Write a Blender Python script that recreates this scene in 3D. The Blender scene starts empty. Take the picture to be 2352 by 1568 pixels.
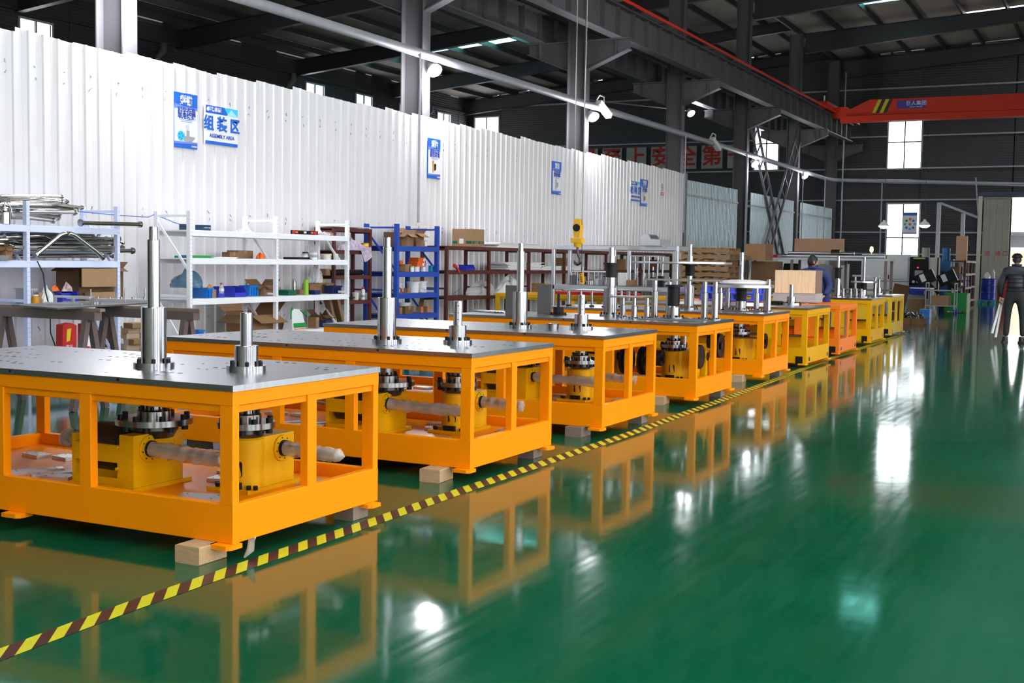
import bpy, math, random
from mathutils import Vector, Matrix

PI = math.pi
SC = bpy.context.scene
COL = SC.collection

# ------------------------------------------------------------------ camera, world, lamps, exposure
def make_camera():
    f, yaw, pitch, roll, h = 2807.0, .4682, .0671, .0160, 1.48
    fw = Vector((-math.sin(yaw)*math.cos(pitch), math.cos(yaw)*math.cos(pitch), -math.sin(pitch)))
    r0 = Vector((math.cos(yaw), math.sin(yaw), 0)); u0 = r0.cross(fw)
    r = r0*math.cos(roll)+u0*math.sin(roll); u = -r0*math.sin(roll)+u0*math.cos(roll)
    cd = bpy.data.cameras.new('camera'); co = bpy.data.objects.new('camera', cd); COL.objects.link(co)
    m = Matrix((r, u, -fw)).transposed().to_4x4(); m.translation = Vector((0, 0, h))
    co.matrix_world = m
    cd.sensor_fit = 'HORIZONTAL'; cd.sensor_width = 36.0; cd.lens = f/2352*36.0
    cd.clip_start = .05; cd.clip_end = 300
    SC.camera = co
make_camera()

W = bpy.data.worlds.new('overcast_sky'); SC.world = W; W.use_nodes = True
bg = W.node_tree.nodes['Background']
bg.inputs['Color'].default_value = (.93, .96, 1.0, 1)
bg.inputs['Strength'].default_value = 6.6
SC.view_settings.view_transform = 'Standard'
SC.view_settings.look = 'None'
SC.view_settings.exposure = 0.0
SC.view_settings.gamma = 1.0
SC.view_settings.use_curve_mapping = False

# ------------------------------------------------------------------ materials
def lin(c):
    if isinstance(c, str):
        c = [int(c[i:i+2], 16)/255 for i in (0, 2, 4)]
        return tuple(x/12.92 if x <= .04045 else ((x+.055)/1.055)**2.4 for x in c)
    return tuple(c)
MATS = {}
def mat(name, col, rough=.5, metal=0.0, var=.12, scale=6.0, bump=0.0, bscale=40.0, emit=0.0, trans=0.0, coat=0.0, ior=1.45, alpha=1.0, spec=.5, stretch=None):
    m = bpy.data.materials.new(name); m.use_nodes = True
    nt = m.node_tree; N = nt.nodes; L = nt.links
    p = N['Principled BSDF']; c = lin(col)
    tc = N.new('ShaderNodeTexCoord'); src = tc.outputs['Object']
    if stretch:
        mp = N.new('ShaderNodeMapping'); mp.inputs['Scale'].default_value = stretch
        L.new(src, mp.inputs['Vector']); src = mp.outputs['Vector']
    nz = N.new('ShaderNodeTexNoise'); nz.inputs['Scale'].default_value = scale; nz.inputs['Detail'].default_value = 4
    L.new(src, nz.inputs['Vector'])
    mx = N.new('ShaderNodeMix'); mx.data_type = 'RGBA'
    mx.inputs['A'].default_value = tuple(max(0, x*(1-var)) for x in c)+(1,)
    mx.inputs['B'].default_value = tuple(min(1, x*(1+var)) for x in c)+(1,)
    L.new(nz.outputs['Fac'], mx.inputs['Factor']); L.new(mx.outputs['Result'], p.inputs['Base Color'])
    p.inputs['Roughness'].default_value = rough; p.inputs['Metallic'].default_value = metal
    p.inputs['IOR'].default_value = ior
    p.inputs['Specular IOR Level'].default_value = spec
    if coat: p.inputs['Coat Weight'].default_value = coat; p.inputs['Coat Roughness'].default_value = .08
    if trans: p.inputs['Transmission Weight'].default_value = trans
    if alpha < 1: p.inputs['Alpha'].default_value = alpha
    if emit:
        p.inputs['Emission Color'].default_value = c+(1,); p.inputs['Emission Strength'].default_value = emit
    if bump:
        n2 = N.new('ShaderNodeTexNoise'); n2.inputs['Scale'].default_value = bscale; n2.inputs['Detail'].default_value = 3
        L.new(src, n2.inputs['Vector'])
        b = N.new('ShaderNodeBump'); b.inputs['Strength'].default_value = bump; b.inputs['Distance'].default_value = .01
        L.new(n2.outputs['Fac'], b.inputs['Height']); L.new(b.outputs['Normal'], p.inputs['Normal'])
    MATS[name] = m
    return m
def wave_bump(m, axis, scale, strength, dist=.01):
    nt = m.node_tree; N = nt.nodes; L = nt.links
    tc = N.new('ShaderNodeTexCoord'); wv = N.new('ShaderNodeTexWave')
    wv.bands_direction = axis; wv.inputs['Scale'].default_value = scale; wv.inputs['Distortion'].default_value = 0
    L.new(tc.outputs['Object'], wv.inputs['Vector'])
    b = N.new('ShaderNodeBump'); b.inputs['Strength'].default_value = strength; b.inputs['Distance'].default_value = dist
    L.new(wv.outputs['Fac'], b.inputs['Height']); L.new(b.outputs['Normal'], N['Principled BSDF'].inputs['Normal'])

ORANGE = mat('orange_machine_paint', (.95, .272, .001), .36, var=.05, scale=3, bump=.04, bscale=180, spec=.14)
AMBER = mat('amber_machine_paint', (.76, .36, .003), .42, var=.06, scale=3, bump=.04, bscale=180, spec=.14)
LEMON = mat('lemon_machine_paint', (.70, .42, .015), .42, var=.06, scale=3)
YELLOW = mat('gearbox_yellow_paint', (.74, .38, .001), .42, var=.12, spec=.18, scale=9, bump=.05, bscale=120)
PLATE = mat('ground_steel_plate', (.40, .40, .42), .27, 1.0, var=.18, scale=5, bump=.02, bscale=200, stretch=(1, 6, 1))
STEEL = mat('turned_bright_steel', (.38, .38, .405), .17, 1.0, var=.1, scale=8, stretch=(1, 1, 40))
STAINLESS = mat('stainless_steel', (.52, .50, .47), .17, 1.0, var=.25, scale=7)
ALU = mat('brushed_aluminium', (.72, .73, .77), .32, 1.0, var=.08, scale=10)
OILSTEEL = mat('oiled_turned_steel', (.26, .25, .245), .22, 1.0, var=.15, scale=9)
DARKSTEEL = mat('dark_oiled_steel', (.10, .095, .09), .36, .85, var=.3, scale=12)
BLACK = mat('black_oxide_steel', (.010, .010, .012), .4, 0, var=.3, scale=20, spec=.22)
BLACKPL = mat('black_plastic', (.011, .011, .013), .45, var=.2, spec=.22)
GREYPLATE = mat('raw_grey_steel_sheet', (.12, .115, .115), .55, .3, var=.2, scale=4)
PAD = mat('machined_white_metal_pad', (.62, .62, .62), .35, .7, var=.15)
WRAPF = mat('clear_plastic_film', (.60, .55, .48), .18, 0, var=.35, scale=16, bump=1.0, bscale=30, alpha=.5)
WHITEP = mat('white_rack_paint', (.90, .89, .95), .4, var=.04, scale=4)
BLUEWHITE = mat('pale_blue_rack_paint', (.66, .71, .94), .4, var=.05, scale=4)
BLUE = mat('blue_rack_paint', (.014, .066, .40), .4, var=.12)
MAROON = mat('maroon_primer_steel', (.10, .025, .021), .55, var=.3, scale=8)
BLUEBIN = mat('royal_blue_plastic', (.03, .045, .50), .4, var=.08)
SKYBIN = mat('sky_blue_plastic', (.008, .17, .56), .38, var=.08)
TEALBIN = mat('turquoise_plastic', (.02, .35, .48), .4, var=.08)
CARD = mat('brown_cardboard', (.27, .145, .066), .8, var=.14, scale=5)
CARDD = mat('dark_brown_cardboard', (.15, .076, .034), .85, var=.18, scale=5)
CARDL = mat('light_cardboard', (.35, .21, .11), .8, var=.12, scale=5)
WOOD = mat('sawn_pine_block', (.50, .32, .17), .75, var=.35, scale=8, stretch=(2, 14, 14), bump=.2, bscale=50)
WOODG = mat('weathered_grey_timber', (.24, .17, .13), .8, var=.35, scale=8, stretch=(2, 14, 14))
PINE = mat('pale_pine_board', (.82, .64, .40), .6, var=.25, scale=4, stretch=(5, 5, .7))
PLY = mat('tan_plywood', (.52, .30, .18), .7, var=.15, scale=4)
PALLETW = mat('brown_pallet_wood', (.26, .15, .07), .8, var=.35, scale=6)
WHITEPL = mat('white_plastic', (.78, .78, .78), .4, var=.05)
CREAM = mat('cream_paint', (.62, .60, .52), .5, var=.06)
GREYPAINT = mat('grey_machine_paint', (.40, .42, .44), .5, var=.06)
REDP = mat('red_paint', (.55, .02, .015), .45, var=.1)
ORANGEPL = mat('orange_plastic', (.86, .14, .01), .45, var=.08)
GREENP = mat('green_paint', (.01, .28, .06), .5, var=.12)
DKGREEN = mat('dark_green_plastic', (.005, .12, .07), .45, var=.15)
LIME = mat('lime_green_metal', (.28, .50, .03), .3, var=.06)
NAVY = mat('navy_plastic', (.008, .015, .09), .45, var=.15)
PAPER = mat('white_paper', (.80, .80, .80), .8, var=.04)
GREYCOL = mat('grey_structural_paint', (.105, .10, .108), .5, var=.12, scale=2)
PIPEM = mat('galvanised_pipe', (.36, .36, .39), .5, .3, var=.2, scale=6)
DARKWALL = mat('dark_grey_cladding', (.050, .050, .054), .6, var=.12, scale=1.5)
wave_bump(DARKWALL, 'Z', 3.0, .5, .02)
ROOFM = mat('underside_of_roof_sheet', (.36, .31, .28), .8, var=.25, scale=1.2)
STRUCT = mat('dark_steel_roof_member', (.048, .046, .052), .55, var=.15, scale=2)
PARTM = mat('white_corrugated_sheet', (.75, .722, .735), .34, .0, var=.03, scale=3)
GALV = mat('blue_grey_galvanised_sheet', (.27, .32, .34), .3, .5, var=.1, scale=3)
CRANE = mat('orange_red_crane_paint', (.62, .026, .003), .6, var=.1, scale=3)
REDRAIL = mat('red_conductor_rail', (.85, .03, .01), .4, var=.05)
GLASS = mat('window_glass', (.95, .97, .97), .05, trans=1.0, var=.01, ior=1.02)

DOORM = mat('beige_door_sheet', (.36, .35, .30), .55, var=.08, scale=2)
CONCRETE = mat('pale_concrete', (.42, .40, .36), .8, var=.15, scale=2)
BLUESIGN = mat('blue_print', (.015, .13, .62), .45, var=.03)
BLUESIGN2 = mat('light_blue_print', (.05, .55, .85), .45, var=.03)
VIOLET = mat('violet_blue_print', (.18, .26, .75), .45, var=.05)
SIGNW = mat('white_print', (.82, .82, .84), .45, var=.02)
GREYPRINT = mat('grey_print', (.35, .34, .40), .5, var=.15)
TEXTB = mat('dark_blue_lettering', (.02, .06, .42), .5, var=.02)
TEXTR = mat('red_lettering', (.42, .02, .015), .6, var=.1)
TILEW = mat('off_white_tile', (.30, .29, .28), .7, var=.1)
YTAPE = mat('yellow_floor_tape', (.55, .50, .02), .35, var=.12, scale=20)
BTAPE = mat('brown_black_floor_tape', (.055, .022, .018), .35, var=.15, scale=20)
SKIN = mat('skin', (.46, .24, .16), .6, var=.08)
HAIR = mat('black_hair', (.012, .011, .012), .5, var=.3, scale=30)
JACKET = mat('black_quilted_jacket', (.022, .024, .034), .42, var=.3, scale=10)
TROUSER = mat('black_trousers', (.014, .014, .016), .7, var=.2)
WORKB = mat('navy_work_clothes', (.025, .04, .14), .75, var=.15)
SHOE = mat('black_leather', (.015, .014, .014), .4, var=.2)
LAMPW = mat('lit_lamp_face', (1, 1, 1), .5, emit=7)
LAMPW3 = mat('bright_lit_lamp_face', (1, 1, 1), .5, emit=40)
LAMPW2 = mat('lit_pendant_bulb', (1, 1, 1), .5, emit=30)
AMBERL = mat('amber_beacon', (1, .62, .12), .5, emit=9)
REDL = mat('red_indicator', (1, .02, .03), .5, emit=5)
CABLE = mat('blue_cable', (.05, .16, .45), .5, var=.05)
CABLEK = mat('black_cable', (.02, .02, .02), .5, var=.1)
ROPE = mat('steel_wire_rope', (.30, .28, .26), .45, .6, var=.2, scale=60)
FILMB = mat('blue_plastic_bag', (.10, .20, .30), .3, var=.3, scale=6, bump=.8, bscale=9, alpha=.85)
CLEARBAG = mat('clear_plastic_bag', (.75, .75, .76), .25, var=.2, scale=6, bump=.8, bscale=12, alpha=.45)
CLOTH = mat('patterned_cloth', (.50, .40, .52), .9, var=.8, scale=22)

def floor_material():
    m = bpy.data.materials.new('green_epoxy_floor'); m.use_nodes = True
    nt = m.node_tree; N = nt.nodes; L = nt.links; p = N['Principled BSDF']
    tc = N.new('ShaderNodeTexCoord')
    n1 = N.new('ShaderNodeTexNoise'); n1.inputs['Scale'].default_value = .7; n1.inputs['Detail'].default_value = 6
    L.new(tc.outputs['Object'], n1.inputs['Vector'])
    r1 = N.new('ShaderNodeValToRGB'); r1.color_ramp.elements[0].position = .35; r1.color_ramp.elements[1].position = .7
    r1.color_ramp.elements[0].color = (.0006, .066, .027, 1); r1.color_ramp.elements[1].color = (.0008, .086, .037, 1)
    L.new(n1.outputs['Fac'], r1.inputs['Fac'])
    # fine scuffs and dried water marks
    mp = N.new('ShaderNodeMapping'); mp.inputs['Rotation'].default_value = (0, 0, .5); mp.inputs['Scale'].default_value = (9, .7, 1)
    L.new(tc.outputs['Object'], mp.inputs['Vector'])
    n2 = N.new('ShaderNodeTexNoise'); n2.inputs['Scale'].default_value = 2.2; n2.inputs['Detail'].default_value = 8
    L.new(mp.outputs['Vector'], n2.inputs['Vector'])
    r2 = N.new('ShaderNodeValToRGB'); r2.color_ramp.elements[0].position = .52; r2.color_ramp.elements[1].position = .8
    r2.color_ramp.elements[1].color = (.22, .22, .22, 1)
    L.new(n2.outputs['Fac'], r2.inputs['Fac'])
    mx = N.new('ShaderNodeMix'); mx.data_type = 'RGBA'; mx.inputs['B'].default_value = (.02, .12, .07, 1)
    L.new(r2.outputs['Color'], mx.inputs['Factor']); L.new(r1.outputs['Color'], mx.inputs['A'])
    # slab joints, 4.2 m grid
    sx = N.new('ShaderNodeSeparateXYZ'); L.new(tc.outputs['Object'], sx.inputs['Vector'])
    prev = None
    for ax, off in (('X', .35), ('Y', -.25)):
        a = N.new('ShaderNodeMath'); a.operation = 'ADD'; a.inputs[1].default_value = off+420
        L.new(sx.outputs[ax], a.inputs[0])
        b = N.new('ShaderNodeMath'); b.operation = 'MODULO'; b.inputs[1].default_value = 4.2
        L.new(a.outputs[0], b.inputs[0])
        d = N.new('ShaderNodeMath'); d.operation = 'LESS_THAN'; d.inputs[1].default_value = .010
        L.new(b.outputs[0], d.inputs[0])
        if prev:
            e = N.new('ShaderNodeMath'); e.operation = 'MAXIMUM'
            L.new(prev.outputs[0], e.inputs[0]); L.new(d.outputs[0], e.inputs[1]); prev = e
        else: prev = d
    m3 = N.new('ShaderNodeMix'); m3.data_type = 'RGBA'; m3.inputs['B'].default_value = (.012, .07, .04, 1)
    j = N.new('ShaderNodeMath'); j.operation = 'MULTIPLY'; j.inputs[1].default_value = .6
    L.new(prev.outputs[0], j.inputs[0])
    L.new(j.outputs[0], m3.inputs['Factor']); L.new(mx.outputs['Result'], m3.inputs['A'])
    # dusty strip where people walk, with a soft ragged edge
    wr = N.new('ShaderNodeMapRange'); wr.interpolation_type = 'SMOOTHSTEP'; wr.inputs['From Min'].default_value = -.95; wr.inputs['From Max'].default_value = -.55; wr.inputs['To Max'].default_value = .45
    ad = N.new('ShaderNodeMath'); ad.operation = 'MULTIPLY_ADD'; ad.inputs[1].default_value = .35; L.new(n1.outputs['Fac'], ad.inputs[0]); 
    sb = N.new('ShaderNodeMath'); sb.operation = 'SUBTRACT'; sb.inputs[1].default_value = .17; L.new(sx.outputs['X'], sb.inputs[0]); L.new(sb.outputs[0], ad.inputs[2])
    L.new(ad.outputs[0], wr.inputs['Value'])
    m4 = N.new('ShaderNodeMix'); m4.data_type = 'RGBA'; m4.inputs['B'].default_value = (.03, .125, .08, 1)
    L.new(wr.outputs['Result'], m4.inputs['Factor']); L.new(m3.outputs['Result'], m4.inputs['A'])
    L.new(m4.outputs['Result'], p.inputs['Base Color'])
    rr = N.new('ShaderNodeMapRange'); rr.inputs['To Min'].default_value = .03; rr.inputs['To Max'].default_value = .14
    L.new(n2.outputs['Fac'], rr.inputs['Value']); L.new(rr.outputs['Result'], p.inputs['Roughness'])
    p.inputs['IOR'].default_value = 1.42
    n3 = N.new('ShaderNodeTexNoise'); n3.inputs['Scale'].default_value = 3.0; n3.inputs['Detail'].default_value = 2
    L.new(tc.outputs['Object'], n3.inputs['Vector'])
    b = N.new('ShaderNodeBump'); b.inputs['Strength'].default_value = .06; b.inputs['Distance'].default_value = .01
    L.new(n3.outputs['Fac'], b.inputs['Height']); L.new(b.outputs['Normal'], p.inputs['Normal'])
    return m
FLOORM = floor_material()

# ------------------------------------------------------------------ mesh builder
class MB:
    def __init__(s): s.v = []; s.f = []; s.sm = []; s.mi = []; s.cur = 0
    def add(s, vs, fs, smooth=False):
        o = len(s.v); s.v += [tuple(v) for v in vs]
        for f in fs: s.f.append(tuple(o+i for i in f)); s.sm.append(smooth); s.mi.append(s.cur)
        return s
    def box(s, x0, x1, y0, y1, z0, z1, M=None):
        vs = [Vector((x, y, z)) for x in (x0, x1) for y in (y0, y1) for z in (z0, z1)]
        if M is not None: vs = [M @ v for v in vs]
        return s.add(vs, [(0, 1, 3, 2), (4, 6, 7, 5), (0, 4, 5, 1), (2, 3, 7, 6), (0, 2, 6, 4), (1, 5, 7, 3)])
    def cbox(s, cx, cy, z0, sx, sy, sz, rz=0):
        M = Matrix.Translation((cx, cy, z0)) @ Matrix.Rotation(rz, 4, 'Z')
        return s.box(-sx/2, sx/2, -sy/2, sy/2, 0, sz, M)
    def bar(s, a, b, w, h, up=(0, 0, 1)):
        a = Vector(a); b = Vector(b); d = b-a; L = d.length; d.normalize(); up = Vector(up)
        if abs(d.dot(up)) > .98: up = Vector((0, 1, 0))
        r = d.cross(up).normalized(); u = r.cross(d)
        M = Matrix((r, d, u)).transposed().to_4x4(); M.translation = a
        return s.box(-w/2, w/2, 0, L, -h/2, h/2, M)
    def cyl(s, a, b, r0, r1=None, n=14, caps=True):
        a = Vector(a); b = Vector(b); d = (b-a).normalized(); r1 = r0 if r1 is None else r1
        t = Vector((0, 0, 1)) if abs(d.z) < .9 else Vector((1, 0, 0))
        x = d.cross(t).normalized(); y = d.cross(x)
        A = [a+x*(r0*math.cos(2*PI*i/n))+y*(r0*math.sin(2*PI*i/n)) for i in range(n)]
        B = [b+x*(r1*math.cos(2*PI*i/n))+y*(r1*math.sin(2*PI*i/n)) for i in range(n)]
        s.add(A+B, [(i, i+n, (i+1) % n+n, (i+1) % n) for i in range(n)], True)
        if caps:
            s.add(A, [tuple(range(n))]); s.add(B, [tuple(reversed(range(n)))])
        return s
    def lathe(s, prof, c=(0, 0, 0), n=24, M=None):
        # prof: list of (r, z); every segment keeps its own rings, so steps stay crisp
        c = Vector(c)
        for (ra, za), (rb, zb) in zip(prof, prof[1:]):
            A = [c+Vector((ra*math.cos(2*PI*i/n), ra*math.sin(2*PI*i/n), za)) for i in range(n)]
            B = [c+Vector((rb*math.cos(2*PI*i/n), rb*math.sin(2*PI*i/n), zb)) for i in range(n)]
            if M is not None: A = [M @ v for v in A]; B = [M @ v for v in B]
            if ra < 1e-6: s.add([A[0]]+B, [(0, i+1, (i+1) % n+1) for i in range(n)], za != zb)
            elif rb < 1e-6: s.add(A+[B[0]], [(i, n, (i+1) % n) for i in range(n)], za != zb)
            else: s.add(A+B, [(i, (i+1) % n, (i+1) % n+n, i+n) for i in range(n)], za != zb)
        return s
    def prism(s, poly, axis, a, b):
        # poly of 2-D points; axis 'x' (y,z), 'y' (x,z), 'z' (x,y)
        def P(p, t): return {'x': (t, p[0], p[1]), 'y': (p[0], t, p[1]), 'z': (p[0], p[1], t)}[axis]
        n = len(poly); vs = [P(p, a) for p in poly]+[P(p, b) for p in poly]
        return s.add(vs, [tuple(range(n)), tuple(reversed(range(n, 2*n)))]+[(i, i+n, (i+1) % n+n, (i+1) % n) for i in range(n)])
    def tube(s, pts, r, n=8, radii=None):
        pts = [Vector(p) for p in pts]; k = len(pts); rings = []
        ref = None
        for i, p in enumerate(pts):
            d = (pts[min(i+1, k-1)]-pts[max(i-1, 0)]).normalized()
            if ref is None:
                t = Vector((0, 0, 1)) if abs(d.z) < .9 else Vector((1, 0, 0)); ref = d.cross(t).normalized()
            x = (ref-d*ref.dot(d)).normalized(); ref = x; y = d.cross(x)
            rr = radii[i] if radii else r
            rings.append([p+x*(rr*math.cos(2*PI*j/n))+y*(rr*math.sin(2*PI*j/n)) for j in range(n)])
        vs = [v for q in rings for v in q]; fs = []
        for i in range(k-1):
            for j in range(n): fs.append((i*n+j, i*n+(j+1) % n, (i+1)*n+(j+1) % n, (i+1)*n+j))
        s.add(vs, fs, True); s.add(rings[0], [tuple(range(n))]); s.add(rings[-1], [tuple(reversed(range(n)))])
        return s
    def mesh(s, name, mats):
        me = bpy.data.meshes.new(name); me.from_pydata(s.v, [], s.f)
        for m in (mats if isinstance(mats, (list, tuple)) else [mats]): me.materials.append(m)
        me.polygons.foreach_set('use_smooth', s.sm); me.polygons.foreach_set('material_index', s.mi)
        me.update()
        import bmesh
        b = bmesh.new(); b.from_mesh(me); bmesh.ops.recalc_face_normals(b, faces=b.faces); b.to_mesh(me); b.free()
        return me
def obj(name, mb, m, parent=None, loc=(0, 0, 0), rz=0, label=None):
    me = mb if isinstance(mb, bpy.types.Mesh) else mb.mesh(name, m)
    o = bpy.data.objects.new(name, me); COL.objects.link(o); o.location = loc; o.rotation_euler = (0, 0, rz)
    if parent is not None: o.parent = parent
    if label: o['label'] = label
    return o
def tag(o, label, cat, group=None):
    o['label'] = label; o['category'] = cat
    if group: o['group'] = group
    return o
def thing(name, label, cat, loc=(0, 0, 0), rz=0, group=None):
    o = bpy.data.objects.new(name, None); COL.objects.link(o); o.location = loc; o.rotation_euler = (0, 0, rz)
    o.empty_display_size = .1
    return tag(o, label, cat, group)
def struct(o): o['kind'] = 'structure'; return o
def stuff(o): o['kind'] = 'stuff'; return o
def dup(root, loc, rz=0, label=None, group=None):
    r = root.copy(); COL.objects.link(r); r.location = loc; r.rotation_euler = (0, 0, rz)
    if label: r['label'] = label
    if group: r['group'] = group
    for ch in list(root.children):
        c = ch.copy(); COL.objects.link(c); c.parent = r
        for g in list(ch.children):
            d = g.copy(); COL.objects.link(d); d.parent = c
    return r
def one(name, mb, m, label, cat, loc=(0, 0, 0), rz=0, group=None):
    return tag(obj(name, mb, m, None, loc, rz), label, cat, group)
RND = random.Random(7)
ORD = ['first', 'second', 'third', 'fourth', 'fifth', 'sixth', 'seventh', 'eighth', 'ninth', 'tenth', 'eleventh', 'twelfth']
def text_mesh(txt, size, m, extrude=.001, align='CENTER', spacing=1.0, bold=0.0):
    cu = bpy.data.curves.new('lettering', 'FONT'); cu.body = txt; cu.size = size; cu.extrude = extrude
    cu.align_x = align; cu.align_y = 'CENTER'; cu.space_character = spacing; cu.resolution_u = 2; cu.offset = bold
    o = bpy.data.objects.new('lettering', cu); COL.objects.link(o)
    dg = bpy.context.evaluated_depsgraph_get()
    me = bpy.data.meshes.new_from_object(o.evaluated_get(dg)); me.materials.clear(); me.materials.append(m)
    bpy.data.objects.remove(o); return me
def lettering(txt, size, m, parent, loc, face='x', name='lettering', bold=0):
    # face 'x': reads from +x, face 'y': reads from -y, face 'z': from above
    o = bpy.data.objects.new(name, text_mesh(txt, size, m, bold=bold)); COL.objects.link(o)
    o.parent = parent; o.location = loc
    o.rotation_euler = {'x': (PI/2, 0, PI/2), 'y': (PI/2, 0, 0), 'z': (0, 0, 0)}[face]
    return o
# ------------------------------------------------------------------ the hall: floor, walls, roof
XL, YE, XR, YB = -30.5, 54.9, 9.0, -9.0          # outer left wall, end wall, right side, back
floor = struct(obj('floor', MB().box(XL-.5, XR+2, YB, YE+.15, -.12, 0), FLOORM))
yard = struct(obj('trim_1', MB().box(-14, 12, YE+.15, 95, -.14, -.02), CONCRETE)); yard['label'] = 'pale concrete yard outside the open gate'

def cladding(parent, axis, c, a0, a1, z0, z1, holes, step, m, th=.06, name='cladding_panel', ztop=None):
    br = {round(a0, 4), round(a1, 4)}
    k = a0
    while k < a1: br.add(round(k, 4)); k += step
    for h in holes: br.add(round(h[0], 4)); br.add(round(h[1], 4))
    br = sorted(b for b in br if a0-.001 <= b <= a1+.001)
    for p, q in zip(br, br[1:]):
        if q-p < .02: continue
        mid = (p+q)/2; zt = ztop(mid) if ztop else z1
        cuts = sorted((h[2], h[3]) for h in holes if h[0] < mid < h[1]); z = z0; segs = []
        for b, t in cuts: segs.append((z, b)); z = t
        segs.append((z, zt)); mb = MB(); g = 0; alt = .018*(br.index(p) % 2)
        for b, t in segs:
            if t-b < .02: continue
            if axis == 'x': mb.box(c-th-alt, c-alt, p-.02, q+.02, b, t)
            else: mb.box(p-.02, q+.02, c+alt, c+th+alt, b, t)
        if mb.v: obj(name, mb, m, parent)
WN = [0]
def window(axis, c, a0, a1, z0, z1, rows, cols, sky=False):
    WN[0] += 1; f = MB(); w = .045; d = .05
    def fb(p0, p1, q0, q1):
        if axis == 'x': f.box(c-.05, c+.03, p0, p1, q0, q1)
        else: f.box(p0, p1, c-.03, c+.05, q0, q1)
    root = struct(thing('window_%d' % WN[0], '', '')); del root['label']; del root['category']
    for p0, p1, q0, q1 in ((a0-w, a0+.02, z0-w, z1+w), (a1-.02, a1+w, z0-w, z1+w), (a0+.02, a1-.02, z0-w, z0+.02), (a0+.02, a1-.02, z1-.02, z1+w)):
        f = MB(); fb(p0, p1, q0, q1); obj('window_frame', f, GREYPAINT, root)
    for i in range(1, cols):
        f = MB(); x = a0+(a1-a0)*i/cols; fb(x-w/2, x+w/2, z0+.02, z1-.02); obj('mullion', f, STRUCT, root)
    for i in range(1, rows):
        f = MB(); z = z0+(z1-z0)*i/rows; fb(a0+.02, a1-.02, z-w/2, z+w/2); obj('transom', f, STRUCT, root)
    for i in range(cols):
        for j in range(rows):
            p, q = a0+(a1-a0)*i/cols+.02, a0+(a1-a0)*(i+1)/cols-.02; b, t = z0+(z1-z0)*j/rows+.02, z0+(z1-z0)*(j+1)/rows-.02
            g = MB()
            if axis == 'x': g.add([(c-.01, p, b), (c-.01, q, b), (c-.01, q, t), (c-.01, p, t)], [(0, 1, 2, 3)])
            else: g.add([(p, c+.01, b), (q, c+.01, b), (q, c+.01, t), (p, c+.01, t)], [(0, 1, 2, 3)])
            obj('pane', g, PANE, root)
    return root
def pane_material(nm='dusty_window_pane', col=(.92, .95, .95, 1)):
    m = bpy.data.materials.new(nm); m.use_nodes = True
    nt = m.node_tree; N = nt.nodes; L = nt.links; N.remove(N['Principled BSDF'])
    t = N.new('ShaderNodeBsdfTransparent'); t.inputs['Color'].default_value = col
    g = N.new('ShaderNodeBsdfGlossy'); g.inputs['Roughness'].default_value = .1
    nz = N.new('ShaderNodeTexNoise'); nz.inputs['Scale'].default_value = 2.0
    mr = N.new('ShaderNodeMapRange'); mr.inputs['To Min'].default_value = .03; mr.inputs['To Max'].default_value = .09
    L.new(nz.outputs['Fac'], mr.inputs['Value'])
    mx = N.new('ShaderNodeMixShader'); L.new(mr.outputs['Result'], mx.inputs['Fac'])
    L.new(t.outputs[0], mx.inputs[1]); L.new(g.outputs[0], mx.inputs[2]); L.new(mx.outputs[0], N['Material Output'].inputs['Surface'])
    return m
PANE = pane_material(); SKYL = pane_material('turquoise_roof_sheet', (.22, .72, .66, 1)); SKYW = pane_material('clear_roof_sheet', (.85, .90, .90, 1))

def roof_z(x): return 9.53+.085*(x+30.5) if x < -11.87 else 10.50+.055*(x+11.87) if x < 3 else 11.32-.055*(x-3)
def raft_z(x): return 8.72+.097*(x+30.5) if x < -11.87 else 9.56+.086*(x+11.87) if x < 3 else 10.84-.086*(x-3)

def shell(name):
    o = struct(thing(name, '', '')); del o['label']; del o['category']; return o
wall_left = shell('wall_left')
LW = [(y, y+1.26, 5.95, 8.57) for y in (8.9, 12.5, 16.0, 19.6, 23.2, 26.8, 41.26, 44.88, 48.43, 51.87)]
cladding(wall_left, 'x', XL, YB, YE, 0, 9.6, LW, 2.1, DARKWALL)
for h in LW: window('x', XL, *h, 2, 2)
for z in (3.2, 5.6, 8.75): obj('girt', MB().box(XL, XL+.12, YB, YE, z, z+.07), STRUCT, wall_left)
wall_end = shell('wall_end')
EW = [(-30.08, -28.696, 5.927, 8.603), (-15.566, -14.468, 5.697, 8.068), (-9.688, -8.286, 5.651, 7.911), (-9.615, -8.258, 1.222, 4.137), (-4.604, 1.107, 0, 4.377)]
cladding(wall_end, 'y', YE, XL, XR, 0, 0, EW, 1.85, DARKWALL, ztop=lambda x: roof_z(x)+.05)
for k, h in enumerate(EW[:4]): window('y', YE, *h, 2, 2)
for z in (1.95, 2.88, 4.27, 5.62, 7.0, 9.05):
    xs = [XL]+[v for h in EW if h[2]-.05 < z < h[3]+.05 for v in (h[0]-.05, h[1]+.05)]+[XR]
    for a, b in zip(xs[::2], xs[1::2]): obj('girt', MB().box(a, b, YE-.12, YE, z, z+.06), PIPEM, wall_end)
# the pale blue lintel over the gate and its beige jamb
obj('gate_lintel', MB().box(-5.85, 2.2, YE-.25, YE-.13, 4.42, 4.6), MAT_LINTEL := mat('blue_grey_lintel_paint', (.045, .06, .11), .5), wall_end)
obj('gate_jamb', MB().box(-5.88, -5.72, YE-.25, YE-.13, 0, 4.42), CREAM, wall_end)
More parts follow.
